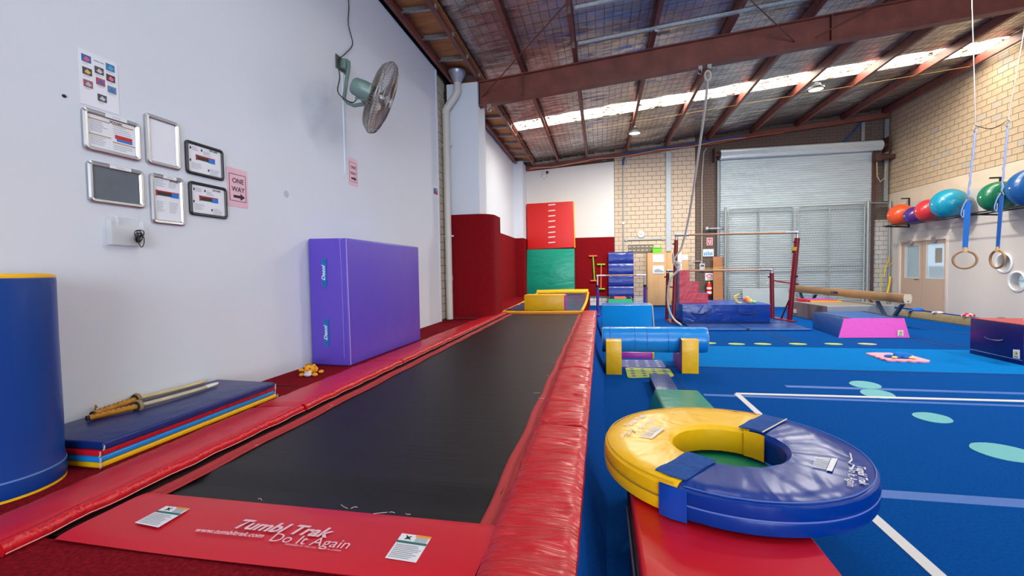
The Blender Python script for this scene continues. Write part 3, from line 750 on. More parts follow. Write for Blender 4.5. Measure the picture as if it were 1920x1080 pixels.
obj('arm', MB().tube([(p.x, FY-.12, p.z), (p.x+.55, FY-.12, p.z+.0)], .03, 8), GALV, wb_)
# bits at the top right corner
tag(obj('upright_channel', MB().box((9.3, FY-.12, 3.5), (9.42, FY-.02, 6.2)), GALV), 'galvanised channel upright in the corner beside the shutter', 'channel')
tag(obj('short_channel', MB().box((8.62, FY-.1, 5.55), (8.72, FY-.02, 6.15)), GALV), 'short grey channel above the shutter drum', 'channel')
tag(obj('blue_hose', MB().tube([(8.05, FY-.1, 5.5), (8.4, FY-.12, 5.85), (8.6, FY-.14, 6.15)], .03, 6), tint('blue_cable', (32, 84, 142), .5)), 'blue cable slanting down to the shutter drum', 'cable')
cc = thing('security_camera', 'small white security camera under the far steel angle', 'camera', (-2.06, FY-.05, 5.0))
obj('mount', MB().lathe([(.07, 0), (.07, .03), (.03, .06)], (-2.1, FY-.03, 5.09), (0, -1, 0), 14), PAPER, cc)
obj('camera_body', MB().tube([(-2.1, FY-.1, 5.08), (-1.96, FY-.2, 5.06)], .045, 12), PAPER, cc)
obj('lens_hood', MB().tube([(-1.96, FY-.2, 5.06), (-1.93, FY-.23, 5.055)], .05, 12), BLACK, cc)
obj('loose_cable', MB().tube([(-2.15, FY-.03, 5.06), (-2.2, FY-.03, 4.95), (-2.1, FY-.03, 4.86), (-1.98, FY-.03, 4.92), (-1.98, FY-.06, 5.03)], .007, 5), GREY_PIPE, cc)
# pendant lamps
LAMPF = mat('lamp_diffuser', (240, 240, 235), .4, emit=((255, 250, 240), .7))
def pendant(x, y, z, lab, power=0):
    t = thing('high_bay_lamp', lab, 'lamp', (x, y, z), 'round high bay lamps under the roof')
    obj('housing', MB().lathe([(.05, .16), (.1, .14), (.12, .08), (.19, .05), (.2, 0), (.17, 0)], (x, y, z), seg=28), tint('lamp_grey', (70, 72, 72), .5), t)
    obj('diffuser', MB().lathe([(.165, -.005), (.165, .01)], (x, y, z), seg=28), LAMPF, t)
    obj('chain', MB().tube([(x, y, z+.15), (x, y, ZF(x))], .008, 5), CHROME, t)
    l = bpy.data.lights.new('lamp_light', 'AREA'); l.shape = 'DISK'; l.size = .32; l.energy = power; l.color = (1, .95, .88)
    lo = bpy.data.objects.new('lamp_light', l); col.objects.link(lo); lo.location = (x, y, z-.02); return t
p1 = yp(1190, 250, 14.2); pendant(p1.x, 14.2, p1.z, 'round high bay lamp hanging in front of the cream block wall', 230)
p2 = yp(1530, 168, 13.0); pendant(p2.x, 13.0, p2.z, 'round high bay lamp hanging between purlins before the roller shutter', 230)
for x, y in ((1.2, 4.5), (5.6, 4.5), (1.2, -2.5), (5.6, -2.5)): pendant(x, y, 5.2, 'unseen high bay lamp added to brighten the near part of the hall', 26)  # out of view, added to lift the brightness of the near hall
for x, y in ((4.2, 6.0), (8.2, 7.4)): pendant(x, y, 5.2, 'unseen high bay lamp added to brighten the bay before the roof beam', 120)  # also unseen extras, put in to brighten surfaces facing the camera

# ================================================================ LEFT WALL THINGS
SILVER = mat('silver_frame', (186, 188, 192), .3, metal=.8)
def snap_frame(y0, z0, y1, z1, rail, fm, sheetm, lab, title=None, grp='snap frames on the white wall', cat='frame', name='poster_frame'):
    f = LW(y0, z0); W_, H_ = y1-y0, z1-z0
    t = thing(name, lab, cat, (-3.09, (y0+y1)/2, z0), grp)
    obj('backing', f.slab(MB(), .012, .012, W_-.012, H_-.012, .001, .008), sheetm, t)
    c = .028; loop = []
    for cu, cv, a0 in ((W_-c, H_-c, 0), (c, H_-c, 90), (c, c, 180), (W_-c, c, 270)):
        for i in range(5):
            a = math.radians(a0+i*22.5); loop.append((cu+math.cos(a)*c, cv+math.sin(a)*c))
    # rails: a profile swept round the rounded rectangle
    prof = [(0, .002), (0, .014), (rail*.3, .022), (rail*.75, .02), (rail, .01), (rail, .002)]
    vs = []; n = len(loop); k = len(prof)
    for i in range(n):
        pu, pv = loop[i]; cu = min(max(pu, c), W_-c); cv = min(max(pv, c), H_-c)
        du, dv = cu-pu, cv-pv; l = math.hypot(du, dv); du, dv = du/l, dv/l
        corner = .3 < abs(du) < .95
        for q, nn in prof:
            qq = q*(1.0 if not corner else 1.2)
            vs.append(f.p(pu+du*qq, pv+dv*qq, nn))
    fs = [(i*k+j, i*k+j+1, ((i+1) % n)*k+j+1, ((i+1) % n)*k+j) for i in range(n) for j in range(k-1)]
    obj('frame', MB().add(vs, fs, False), fm, t)
    if title:
        obj('title_strip', f.slab(MB(), W_*.36, H_-rail*.85, W_*.74, H_-rail*.12, .018, .0235), PAPER, t)
        obj('handwriting', MB().tube([f.p(W_*(.47+.16*k/14), H_-rail*(.5+.14*math.sin(k*2.4+len(title))), .0236) for k in range(15)], .0007, 3), PRINT, t)
    return t, f, W_, H_
def rows(f, mb, u0, v0, u1, v1, n, th=.0022, nn=.0085):
    for i in range(n):
        v = v0+(v1-v0)*i/max(1, n-1); f.slab(mb, u0, v, u0+(u1-u0)*rnd.uniform(.55, 1), v+th, nn, nn+.0008)
GREYTXT = tint('grey_print', (150, 150, 160), .7)
TRK_R, TRK_B, TRK_K = tint('print_red', (190, 44, 44), .6), tint('print_blue', (24, 120, 214), .6), tint('print_black', (52, 40, 38), .6)
GOLD = tint('print_gold', (190, 160, 110), .6); BURG = tint('print_burgundy', (70, 22, 60), .6)
def track_pic(f, t, u0, v0, w_, h, nn=.0088):
    obj('track_drawing', f.slab(f.slab(MB(), u0, v0+h*.8, u0+w_, v0+h, nn, nn+.001), u0, v0, u0+w_*.06, v0+h, nn, nn+.001), TRK_R, t)
    obj('track_drawing', f.slab(MB(), u0+w_*.06, v0+.1*h, u0+w_*.66, v0+h*.8, nn, nn+.001), TRK_K, t)
    obj('track_drawing', f.slab(MB(), u0+w_*.64, v0, u0+w_, v0+h*.8, nn, nn+.001), TRK_B, t)
# poster of equipment photographs
po = thing('equipment_poster', 'tall paper poster with ten small equipment photographs', 'poster', (-3.09, 2.38, 2.455))
f = LW(2.262, 2.456)
obj('paper', f.slab(MB(), 0, 0, .23, .332, .001, .003), tint('cool_paper', (232, 236, 246), .4), po)
pics = [(.018, .262, (30, 90, 170), (226, 90, 100)), (.09, .218, (70, 60, 72), (200, 204, 206)), (.158, .265, (40, 120, 180), (70, 170, 210)), (.02, .185, (52, 50, 60), (222, 176, 96)), (.158, .197, (56, 40, 46), (228, 108, 140)),
        (.095, .15, (170, 70, 90), (40, 96, 176)), (.022, .11, (160, 70, 76), (150, 190, 220)), (.162, .125, (100, 130, 160), (30, 110, 200)), (.1, .05, (60, 60, 70), (190, 200, 206))]
for u, v, bg, fgc in pics:
    q = obj('photo', f.slab(MB(), u, v, u+.054, v+.044, .003, .0036), tint('photo_%d_%d_%d' % bg, bg, .4), po)
    obj('photo_subject', MB().prism([f.p(u+.01, v+.014, .0037), f.p(u+.034, v+.006, .0037), f.p(u+.048, v+.02, .0037), f.p(u+.026, v+.036, .0037)], (.0006, 0, 0)), tint('subj_%d_%d_%d' % fgc, fgc, .4), q)
mb = MB()
for u, v, _, _ in pics: rows(f, mb, u+.004, v-.012, u+.05, v-.005, 2, .0016, .003)
obj('caption', mb, GREYTXT, po)
obj('heading_line', f.slab(MB(), .088, .292, .122, .2955, .003, .0036), PRINT, po); obj('heading_line', f.slab(MB(), .125, .292, .15, .2955, .003, .0036), PRINT, po)
# framed sheets
t, f, W_, H_ = snap_frame(2.262, 2.178, 2.614, 2.437, .03, SILVER, tint('cool_paper', (222, 226, 236), .4), 'silver snap frame holding a printed sheet with gold bars, under the poster', 'Tumbl Trak')
mb = MB(); rows(f, mb, .045, .13, .16, .19, 7); rows(f, mb, .18, .15, .3, .19, 4); rows(f, mb, .045, .05, .16, .095, 5); rows(f, mb, .18, .045, .3, .07, 3); obj('print', mb, GREYTXT, t)
for u0_, v0_, u1_ in ((.035, .2, .16), (.175, .2, .31), (.035, .105, .165), (.175, .085, .32)): obj('gold_bar', f.slab(MB(), u0_, v0_, u1_, v0_+.007, .0085, .0095), GOLD, t)
obj('track_drawing', f.slab(MB(), .19, .115, .3, .14, .0085, .0095), TRK_R, t); obj('track_drawing', f.slab(MB(), .2, .1, .3, .115, .0085, .0095), TRK_B, t)
fit_text('SKYLARK', f.p(.16, .208, .0085), f.p(.24, .208, .0085), (1, 0, 0), BURG, t, bold=.02)
t, f, W_, H_ = snap_frame(2.655, 2.18, 2.915, 2.532, .03, SILVER, tint('cool_paper', (222, 226, 236), .25), 'silver snap frame holding a blank white sheet', None)
t, f, W_, H_ = snap_frame(2.275, 1.86, 2.626, 2.118, .03, SILVER, tint('slate_backing', (92, 104, 116), .35, var=((9, 9, 9), .1)), 'silver snap frame with an empty dark slate backing', 'Timetable')
t, f, W_, H_ = snap_frame(2.673, 1.768, 2.934, 2.123, .03, SILVER, tint('cool_paper', (222, 226, 236), .4), 'tall silver snap frame with a red and blue track drawing', 'Training')
mb = MB(); rows(f, mb, .045, .27, .12, .31, 5); rows(f, mb, .14, .27, .22, .3, 4); rows(f, mb, .045, .09, .12, .16, 7); rows(f, mb, .14, .09, .22, .16, 7); obj('print', mb, GREYTXT, t)
track_pic(f, t, .04, .2, .18, .04); fit_text('SKYLARK', f.p(.15, .313, .0085), f.p(.22, .313, .0085), (1, 0, 0), BURG, t, bold=.02)
BLKF = mat('black_frame', (34, 35, 40), .4)
for y0, z0, y1, z1, lab in ((2.964, 2.177, 3.318, 2.432, 'black framed track diagram, upper of the two black frames'), (2.98, 1.862, 3.338, 2.124, 'black framed track diagram, lower of the two black frames')):
    t, f, W_, H_ = snap_frame(y0, z0, y1, z1, .024, BLKF, tint('cool_paper', (222, 226, 236), .4), lab, None, 'black framed diagrams on the white wall')
    mb = MB(); rows(f, mb, .06, .19, .12, .215, 4); rows(f, mb, .16, .175, .24, .2, 4); rows(f, mb, .05, .05, .15, .09, 5); rows(f, mb, .22, .03, .32, .07, 5); obj('print', mb, GREYTXT, t)
    mb = MB()
    for u, v in ((.04, .195), (.14, .195), (.035, .1), (.2, .05)): f.slab(mb, u, v, u+.012, v+.018, .0085, .0095)
    obj('number_tile', mb, PRINT, t)
    track_pic(f, t, .09, .12, .18, .042); fit_text('SKYLARK', f.p(.22, .215, .0085), f.p(.3, .215, .0085), (1, 0, 0), BURG, t, bold=.02)
# ONE WAY signs
PINKP = tint('pink_paper', (236, 190, 206), .6)
for y0, z0, w_, h, lab in ((3.357, 1.984, .228, .33, 'pink paper ONE WAY sign beside the black frames'), (5.276, 2.506, .22, .345, 'pink paper ONE WAY sign under the wall fan')):
    t = thing('one_way_sign', lab, 'sign', (-3.09, y0+w_/2, z0), 'pink one way signs on the white wall'); f = LW(y0, z0)
    obj('paper', f.slab(MB(), 0, 0, w_, h, .001, .003), PINKP, t)
    mb = MB(); a, b, th = .022, .048, .0045
    f.slab(mb, a, b, w_-a, b+th, .003, .004); f.slab(mb, a, h-b-th, w_-a, h-b, .003, .004); f.slab(mb, a, b, a+th, h-b, .003, .004); f.slab(mb, w_-a-th, b, w_-a, h-b, .003, .004)
    obj('border', mb, PRINT, t)
    fit_text('ONE', f.p(w_*.24, h*.62, .003), f.p(w_*.80, h*.62, .003), (1, 0, 0), PRINT, t, bold=.012, hscale=.95)
    fit_text('WAY', f.p(w_*.2, h*.40, .003), f.p(w_*.84, h*.40, .003), (1, 0, 0), PRINT, t, bold=.012, hscale=.95)
    q = [(.28, .235), (.62, .235), (.62, .18), (.84, .27), (.62, .36), (.62, .305), (.28, .305)]
    obj('arrow', MB().prism([f.p(u*w_, v*h, .003) for u, v in q], (.0012, 0, 0)), PRINT, t)
t = thing('flag_notice', 'small notice with a coloured flag picture beside the downpipe', 'notice', (-3.09, 8.37, 2.84)); f = LW(8.24, 2.84)
obj('paper', f.slab(MB(), 0, 0, .27, .2, .001, .003), PAPER, t)
obj('picture', f.slab(MB(), .03, .03, .12, .14, .003, .0045), tint('flag_blue', (60, 80, 150), .5), t); obj('picture', f.slab(MB(), .12, .03, .24, .1, .003, .0045), TRK_R, t)
obj('picture', f.slab(MB(), .12, .1, .24, .16, .003, .0045), tint('flag_gray', (150, 150, 160), .5), t)
# clear holder with a microphone lead
CLEAR = bpy.data.materials.new('clear_acrylic'); CLEAR.use_nodes = True
b_ = CLEAR.node_tree.nodes['Principled BSDF']; b_.inputs['Base Color'].default_value = (.9, .93, .95, 1); b_.inputs['Alpha'].default_value = .28; b_.inputs['Roughness'].default_value = .06
t = thing('brochure_holder', 'clear acrylic brochure holder on the white wall', 'holder', (-3.08, 2.475, 1.6)); f = LW(2.372, 1.6)
obj('back_plate', f.slab(MB(), 0, 0, .212, .188, .001, .004), CLEAR, t)
obj('front_plate', f.slab(MB(), .0, 0, .212, .13, .045, .048), CLEAR, t)
for u in (0, .209): obj('side_plate', f.slab(MB(), u, 0, u+.003, .16, .004, .045), CLEAR, t)
obj('base_plate', f.slab(MB(), 0, 0, .212, .004, .004, .045), CLEAR, t)
obj('divider', f.slab(MB(), .055, .0, .059, .188, .004, .03), CLEAR, t)
t = thing('cable_coil', 'small black coil of cable and plug in the clear holder', 'cable', (-3.06, 2.53, 1.6)); f = LW(2.372, 1.6)
obj('plug', MB().lathe([(.028, 0), (.034, .01), (.034, .03), (.02, .036)], f.p(.165, .04, .012), (1, 0, 0), 16), tint('plug_grey', (48, 54, 58), .3), t)
for k, (u, v, ru, rv, n) in enumerate(((.165, .075, .022, .03, .02), (.178, .085, .024, .022, .026), (.16, .03, .02, .04, .05), (.172, .06, .016, .026, .03), (.155, .065, .014, .02, .035))):
    obj('loop', MB().tube([f.p(u+ru*math.cos(a), v+rv*math.sin(a), n+.03+.004*math.sin(a*2)) for a in [2*math.pi*i/20 for i in range(20)]], .003, 5, closed=True), BLACK, t)

# fan on its bracket
FANG = mat('fan_green_grey', (112, 138, 132), .4, metal=.2)
t = thing('wall_fan', 'large steel caged wall fan on a grey-green bracket', 'fan', (-3.1, 5.17, 3.88))
obj('wall_plate', MB().box((-3.1, 5.06, 3.86), (-3.085, 5.28, 4.02)), tint('plate_dark', (84, 92, 84), .6), t)
obj('clamp', MB().box((-3.09, 5.14, 3.88), (-3.02, 5.24, 4.0)), FANG, t, bevel=.01)
e1 = xp(645, 185, -3.0); e2 = xp(652, 193, -2.93); e3 = xp(664, 198, -2.85); e4 = xp(683, 195, -2.7)
arm = [V((-3.03, 5.19, 3.99)), V((-3.0, 5.19, 3.97)), V((-2.99, 5.17, 3.9)), (V((-2.99, 5.15, 3.85))+e1)/2, e1, e2, e3, e4]
obj('bracket_arm', MB().tube(arm, .022, 10), FANG, t)
FC = xp(716, 185, -2.45)
ax = (RIGHT*.90-UP*.36+fwd*.22).normalized()
u = ax.orthogonal().normalized(); w2 = ax.cross(u)
FR = .415
def ringpts(r, h, n=40): return [FC+ax*h+(u*math.cos(2*math.pi*i/n)+w2*math.sin(2*math.pi*i/n))*r for i in range(n)]
mb = MB()
prof_b = [(.06, -.1), (.2, -.105), (.36, -.085), (FR, -.02)]; prof_f = [(FR, .0), (.39, .045), (.25, .09), (.05, .1)]
for r, h, th in ((FR, -.01, .006), (FR*.98, .02, .004), (.33, -.095, .003), (.2, -.107, .003), (.35, .062, .003), (.24, .09, .003), (.1, .098, .003)):
    mb.tube(ringpts(r, h), th, 4, closed=True)
for i in range(72):
    a = 2*math.pi*i/72; d = u*math.cos(a)+w2*math.sin(a)
    for prof in (prof_b, prof_f): mb.tube([FC+ax*h+d*r for r, h in prof], .0024, 3, caps=False)
obj('cage', mb, mat('cage_wire', (150, 144, 134), .35, metal=.7), t)
obj('front_badge', MB().lathe([(.06, .098), (.06, .106), (.02, .11)], FC, ax, 20), CHROME, t)
BLADE = mat('fan_blade', (176, 176, 178), .3, metal=.8)
for k in range(3):
    a0 = 2*math.pi*k/3+.5
    def bl_(uu, vv):
        r = .05+uu*.33; a = a0+(vv-.5)*(.9+.5*uu); d = u*math.cos(a)+w2*math.sin(a)
        return FC+ax*((vv-.5)*.1*(1-.3*uu))+d*r
    obj('blade', MB().grid(bl_, 8, 8), BLADE, t)
obj('hub', MB().lathe([(.05, -.05), (.055, 0), (.04, .04)], FC, ax, 18), BLADE, t)
obj('motor', MB().lathe([(.02, -.36), (.07, -.35), (.095, -.32), (.105, -.22), (.1, -.12), (.06, -.1)], FC, ax, 24), FANG, t)
mot = FC-ax*.24
obj('yoke', MB().tube([e4, e4+(mot-e4)*.4-V((0, 0, .02)), mot-UP*.1], .026, 8), FANG, t)
obj('adjuster', MB().tube([mot-UP*.1-RIGHT*.07, mot-UP*.12+RIGHT*.05], .012, 6), FANG, t)
cdp = [xp(650, -30, -3.08), xp(654, 10, -3.08), xp(653, 45, -3.08), xp(661, 82, -3.08), xp(648, 100, -3.08), xp(634, 115, -3.06), xp(637, 145, -3.05), xp(633, 170, -3.0), xp(645, 185, -2.95), xp(662, 192, -2.85), xp(671, 183, -2.75), mot-UP*.09]
sm = []
for i in range(len(cdp)-1):
    p0 = cdp[max(i-1, 0)]; p1_ = cdp[i]; p2_ = cdp[i+1]; p3 = cdp[min(i+2, len(cdp)-1)]
    for k in range(5):
        s_ = k/5; sm.append(.5*((2*p1_)+(p2_-p0)*s_+(2*p0-5*p1_+4*p2_-p3)*s_*s_+(3*p1_-p0-3*p2_+p3)*s_**3))
sm.append(cdp[-1])
obj('power_cord', MB().tube(sm, .006, 6), BLACK, t)
tag(obj('cable_duct', MB().box((-3.1, 5.19, 2.62), (-3.085, 5.205, 3.85)), WHITE), 'slim white cable duct running down the wall below the fan', 'cable duct')
# downpipe with rain head
dp = thing('downpipe', 'white downpipe with a metal rain head beside the column', 'pipe', (-3.04, 8.95, .4))
PVC = mat('white_pvc', (214, 210, 202), .45)
obj('pipe', MB().tube([(-3.07, 8.98, .4), (-3.07, 8.98, 4.62)], .07, 20), PVC, dp)
obj('offset_bend', MB().tube([(-3.07, 8.98, 4.6), (-3.05, 8.98, 4.7), (-2.86, 8.98, 4.93), (-2.81, 8.98, 5.03), (-2.81, 8.98, 5.2)], .072, 20), PVC, dp)
for z in (3.95, 2.1): obj('pipe_clip', MB().lathe([(.075, 0), (.075, .03)], (-3.07, 8.98, z), seg=20).box((-3.2, 8.97, z), (-2.95, 8.99, z+.03)), PVC, dp)
for z in (4.58, 1.2): obj('socket', MB().lathe([(.078, 0), (.078, .1)], (-3.07, 8.98, z), seg=20), PVC, dp)
for q, d in (((-3.0, 8.98, 4.76), (.19, 0, .23)), ((-2.81, 8.98, 5.04), (0, 0, 1))): obj('socket', MB().lathe([(.078, 0), (.078, .05)], q, d, seg=20), PVC, dp)
obj('rain_head', MB().lathe([(.075, 0), (.085, .02), (.15, .14), (.185, .2), (.185, .22)], (-2.81, 8.98, 5.19), seg=24), mat('zinc_head', (176, 180, 190), .35, metal=.5), dp)

# ================================================================ THE TRAMPOLINE TRACK
tr = thing('trampoline_track', 'long tumbling trampoline with black bed and red edge pads', 'trampoline', (-1.2, 5.8, 0))
BED = mat('black_bed', (28, 27, 28), .45, bump=((1.2, 16, 1), .12, 3, .02), var=((40, 40, 40), .1), spec=.22)
def bedf(u, v):
    y = 1.66+v*8.36; x = -1.95+u*1.51
    dip = .012*math.exp(-((y-1.83)/.07)**2)-.008*math.exp(-((y-1.95)/.06)**2)
    return V((x, y, .402-dip))
obj('bed', MB().grid(bedf, 10, 90), BED, tr)
for x0, x1 in ((-2.035, -1.94), (-.475, -.395)):
    obj('edge_webbing', MB().grid(lambda u, v: V((x0+(x1-x0)*u+.006*math.sin(v*60), 1.62+v*8.42, .408+.006*math.sin(u*math.pi*3)+.002*mnoise.noise(V((u*3, v*90, 0))))), 10, 120), WEBBING, tr)
obj('far_webbing', MB().box((-2.0, 10.0, .385), (-.42, 10.12, .415)), WEBBING, tr, bevel=.006)
obj('dark_gap_strip', MB().box((-2.14, 1.36, .375), (-2.02, 10.1, .392)), BLACK, tr)  # black strip painted in for the dark open gap between pad and bed
for a, b in (((-2.45, 1.36, 0), (-2.14, 10.15, .36)), ((-.39, 1.25, 0), (-.125, 10.3, .36)), ((-2.14, 10.05, 0), (-.39, 10.2, .36))):
    obj('side_frame', MB().box(a, b), tint('frame_dark', (40, 22, 24), .7), tr)
def padmesh(x0, x1, y0, y1, z0, z1, seed, tilt=0, amp=.006, freq=16, nose=None):
    """a vinyl pad segment swept along y, pinched at its seams, with cross wrinkles"""
    cs = []
    nx = 12
    for i in range(nx+1): cs.append((i/nx, 1))
    cs = [(0, 0)]+[(0, .5)]+cs+[(1, .5), (1, 0)]
    st = 70; vs = []; k = len(cs)
    for j in range(st+1):
        v = j/st; y = y0+(y1-y0)*v
        pinch = 1-.22*math.exp(-(min(v, 1-v)*(y1-y0)/.035)**2)
        for i, (a, h) in enumerate(cs):
            xa = x0(y) if callable(x0) else x0; x = xa+(x1-xa)*a; zt = z1+tilt*(a-.5)
            crown = .012*math.sin(math.pi*a)-.014*(max(0, abs(a-.5)-.40)/.1)**2
            wr = amp*mnoise.noise(V((a*1.6+seed, y*freq, seed*3.1)))+amp*.6*mnoise.noise(V((a*3+seed, y*freq*2.7, seed)))
            z = z0+(zt-z0)*h*pinch+(crown+wr if h == 1 else 0)
            vs.append(V((x+(.004*mnoise.noise(V((y*7, seed, a))) if i in (0, 1, k-1, k-2) else 0), y, z)))
    fs = [(j*k+i+1, j*k+i, (j+1)*k+i, (j+1)*k+i+1) for j in range(st) for i in range(k-1)]
    fs = [tuple(reversed(f_)) for f_ in fs]
    fs += [tuple(range(k)), tuple(reversed([st*k+i for i in range(k)]))]
    return MB().add(vs, [tuple(reversed(f_)) for f_ in fs], True)
seams = [1.14, 2.77, 4.39, 6.01, 7.64, 9.26, 10.55]
for i in range(6):
    obj('edge_pad', padmesh(-.395, -.085, seams[i]+.004, seams[i+1]-.004, .36, .445, i*1.7+.3, 0, .015, 11), REDPAD_V, tr)
lse = [1.2, 2.9, 4.55, 6.2, 7.85, 9.5, 10.2]
def pad_out(y):
    ks = [(1.0, -2.44), (1.3, -2.46), (2.5, -2.535), (4.4, -2.56), (6.2, -2.53), (8, -2.5), (11, -2.42)]
    for (a, p), (b, q_) in zip(ks, ks[1:]):
        if y <= b: return p+(q_-p)*(y-a)/(b-a)
    return -2.42
for i in range(6):
    obj('edge_pad', padmesh(pad_out, -2.13, lse[i]+.004, lse[i+1]-.004, .38, .432, i*2.3+.9, .035, .005, 9), REDFLAT_V, tr)
    # thick rolled inner edge
    obj('pad_roll', MB().tube([(-2.125+.006*math.sin(k*1.3+i), lse[i]+.01+(lse[i+1]-lse[i]-.02)*k/24, .424+.0015*math.sin(k*2.1)) for k in range(25)], .03, 10), RED_V, tr)
    obj('stitching', MB().tube([(-2.092+.006*math.sin(k*1.3+i), lse[i]+.01+(lse[i+1]-lse[i]-.02)*k/24, .414+.0015*math.sin(k*2.1)) for k in range(25)], .0022, 4), tint('pale_thread', (226, 170, 160), .7), tr)
# end pad with print
ep = obj('end_pad', MB().grid(lambda u, v: V((-2.03+u*1.625+.01*math.sin(v*3), 1.315+v*.365, .424-.012*(2*v-1)**4-.006*math.sin(u*5)*(1-v))), 24, 12).box((-2.03, 1.33, .37), (-.42, 1.66, .405)), REDFLAT_V, tr)
PRW = tint('pink_white_print', (236, 190, 198), .6)
zz = .4265
up_ = (0, 0, 1)
def tz(s, a, b, **k): return fit_text(s, zp(*a, zz), zp(*b, zz), up_, PRW, ep, **k)
tz('Tumbl Trak', (437, 990), (616, 1009), shear=.25, bold=.03, lift=.002)
tz('www.tumbltrak.com', (364, 997), (491, 1009), shear=.2, bold=.02, lift=.002)
tz('Do It Again', (503, 1015), (650, 1030), hscale=1.05, lift=.002)
tz('DESIGNED IN THE USA. MADE IN CHINA', (532, 1022), (638, 1035), shear=.2, lift=.002)
for pts, lab in ((((253, 980), (297, 989), (356, 954), (312, 949)), 'white warning label'), (((722, 1046), (780, 1055), (809, 1008), (754, 1000)), 'white warning label')):
    q = [zp(*p_, zz+.002) for p_ in pts]
    lb = obj('warning_label', MB().prism(q, (0, 0, .001)), PAPER, ep, label=lab)
    L2 = lambda s_, t_: q[0].lerp(q[1], s_).lerp(q[3].lerp(q[2], s_), t_)+V((0, 0, .0016))
    def lp(s0, t0, s1, t1, m_, nm):
        obj(nm, MB().prism([L2(s0, t0), L2(s1, t0), L2(s1, t1), L2(s0, t1)], (0, 0, .0008)), m_, lb)
    lp(0, .62, 1, .7, tint('label_teal', (30, 110, 104), .6), 'heading_band')
    lp(.5, .92, 1, 1, tint('label_orange', (236, 150, 40), .6), 'caution_band')
    mb = MB()
    for k in range(8):
        a, b = .06+k*.067, .075+k*.067; e = rnd.uniform(.7, .95)
        mb.prism([L2(.06, a), L2(e, a), L2(e, b), L2(.06, b)], (0, 0, .0006))
    for k in range(4):
        a = .74+k*.045; mb.prism([L2(.55, a), L2(.95, a), L2(.95, a+.012), L2(.55, a+.012)], (0, 0, .0006))
    obj('small_print', mb, GREYTXT, lb)
    obj('tumbling_figure', MB().prism([L2(.2, .76), L2(.3, .8), L2(.42, .78), L2(.34, .84), L2(.4, .93), L2(.3, .88), L2(.18, .95), L2(.24, .85)], (0, 0, .0007)), BLACK, lb)
# loose threads at the bed edges
mb = MB()
for k in range(22):
    if k < 6: q = V((-1.5+rnd.random()*1.0, 1.68, .424))
    else: q = V((rnd.choice((-1.95, -.475)), 1.9+rnd.random()*6.5, .42))
    d = V((rnd.uniform(-.06, .06), rnd.uniform(-.03, .03), .0)); mb.tube([q, q+d*.5+V((0, rnd.uniform(-.01, .01), .003)), q+d], .0011, 3)
obj('loose_thread', mb, tint('thread_white', (220, 214, 206), .8), tr, kind='stuff')

# ================================================================ MATS AND EQUIPMENT ON THE PLATFORM
def smooth_path(pts, n=6):
    pts = [V(p) for p in pts]; out = []
    for i in range(len(pts)-1):
        p0 = pts[max(i-1, 0)]; a = pts[i]; b = pts[i+1]; p3 = pts[min(i+2, len(pts)-1)]
        for k in range(n):
            s = k/n; out.append(.5*((2*a)+(b-p0)*s+(2*p0-5*a+4*b-p3)*s*s+(3*a-p0-3*b+p3)*s**3))
    out.append(pts[-1]); return out
# blue foam drum with yellow ends
t = thing('foam_drum', 'tall blue vinyl foam drum with yellow ends by the wall', 'foam drum', (-2.82, 1.6, .4))
obj('side_cover', MB().lathe([(.248, .012), (.254, .03), (.251, .1), (.247, .14), (.25, .3), (.248, .7), (.25, .985), (.248, .997)], (-2.82, 1.6, .4), seg=56), vinyl('drum_blue', (4, 60, 140), .36, (5, 5, 2), .25), t)
obj('end_cap', MB().lathe([(.235, .985), (.249, .998), (.248, 1.008), (.24, 1.016), (.2, 1.02), (.0, 1.022)], (-2.82, 1.6, .4), seg=56), YELLOW_V, t)
obj('end_cap', MB().lathe([(.24, 0), (.251, .003), (.25, .014)], (-2.82, 1.6, .4), seg=56), YELLOW_V, t)
obj('seam', MB().lathe([(.2535, .088), (.2545, .092), (.2535, .096)], (-2.82, 1.6, .4), seg=56), tint('seam_pale', (90, 130, 190), .6), t)
# four stacked panel mats
def skewmat(name, q, z0, z1, m, lab, bev=.011):
    """q: front-near, front-far, back-far, back-near corners"""
    t = thing(name, lab, 'mat', ((q[0][0]+q[2][0])/2, (q[0][1]+q[2][1])/2, z0), 'thin mats stacked by the wall')
    o = obj('cover', MB().hexa([V((x, y, z0)) for x, y in q]+[V((x, y, z1)) for x, y in q]), m, t, bevel=bev, seg=3)
    for x, y in q[:2]:
        mb = MB()
        for k in range(4): mb.tube([(x-.012*(.5-k/4), y, z0+.006*k), (x+.006, y+.004, z0+.007*k+.008), (x-.008, y+.01, z0+.007*k+.004)], .0016, 3)
        obj('frayed_corner', mb, tint('frayed_white', (216, 214, 214), .8), t)
    return t
skewmat('panel_mat', [(-2.555, 1.87), (-2.565, 3.2), (-3.08, 3.22), (-3.08, 1.87)], .4, .432, YELLOW_V, 'thin yellow mat, bottom of the stack by the wall')
skewmat('panel_mat', [(-2.545, 1.862), (-2.57, 3.18), (-3.08, 3.2), (-3.08, 1.862)], .433, .466, SKY_V, 'thin light blue mat in the stack by the wall')
skewmat('panel_mat', [(-2.54, 1.858), (-2.565, 3.18), (-3.08, 3.2), (-3.08, 1.858)], .467, .501, RED_V, 'thin red mat under the navy one in the stack')
skewmat('panel_mat', [(-2.515, 1.86), (-2.525, 3.13), (-3.08, 3.16), (-3.08, 1.86)], .502, .545, NAVY, 'thin navy mat on top of the stack by the wall')
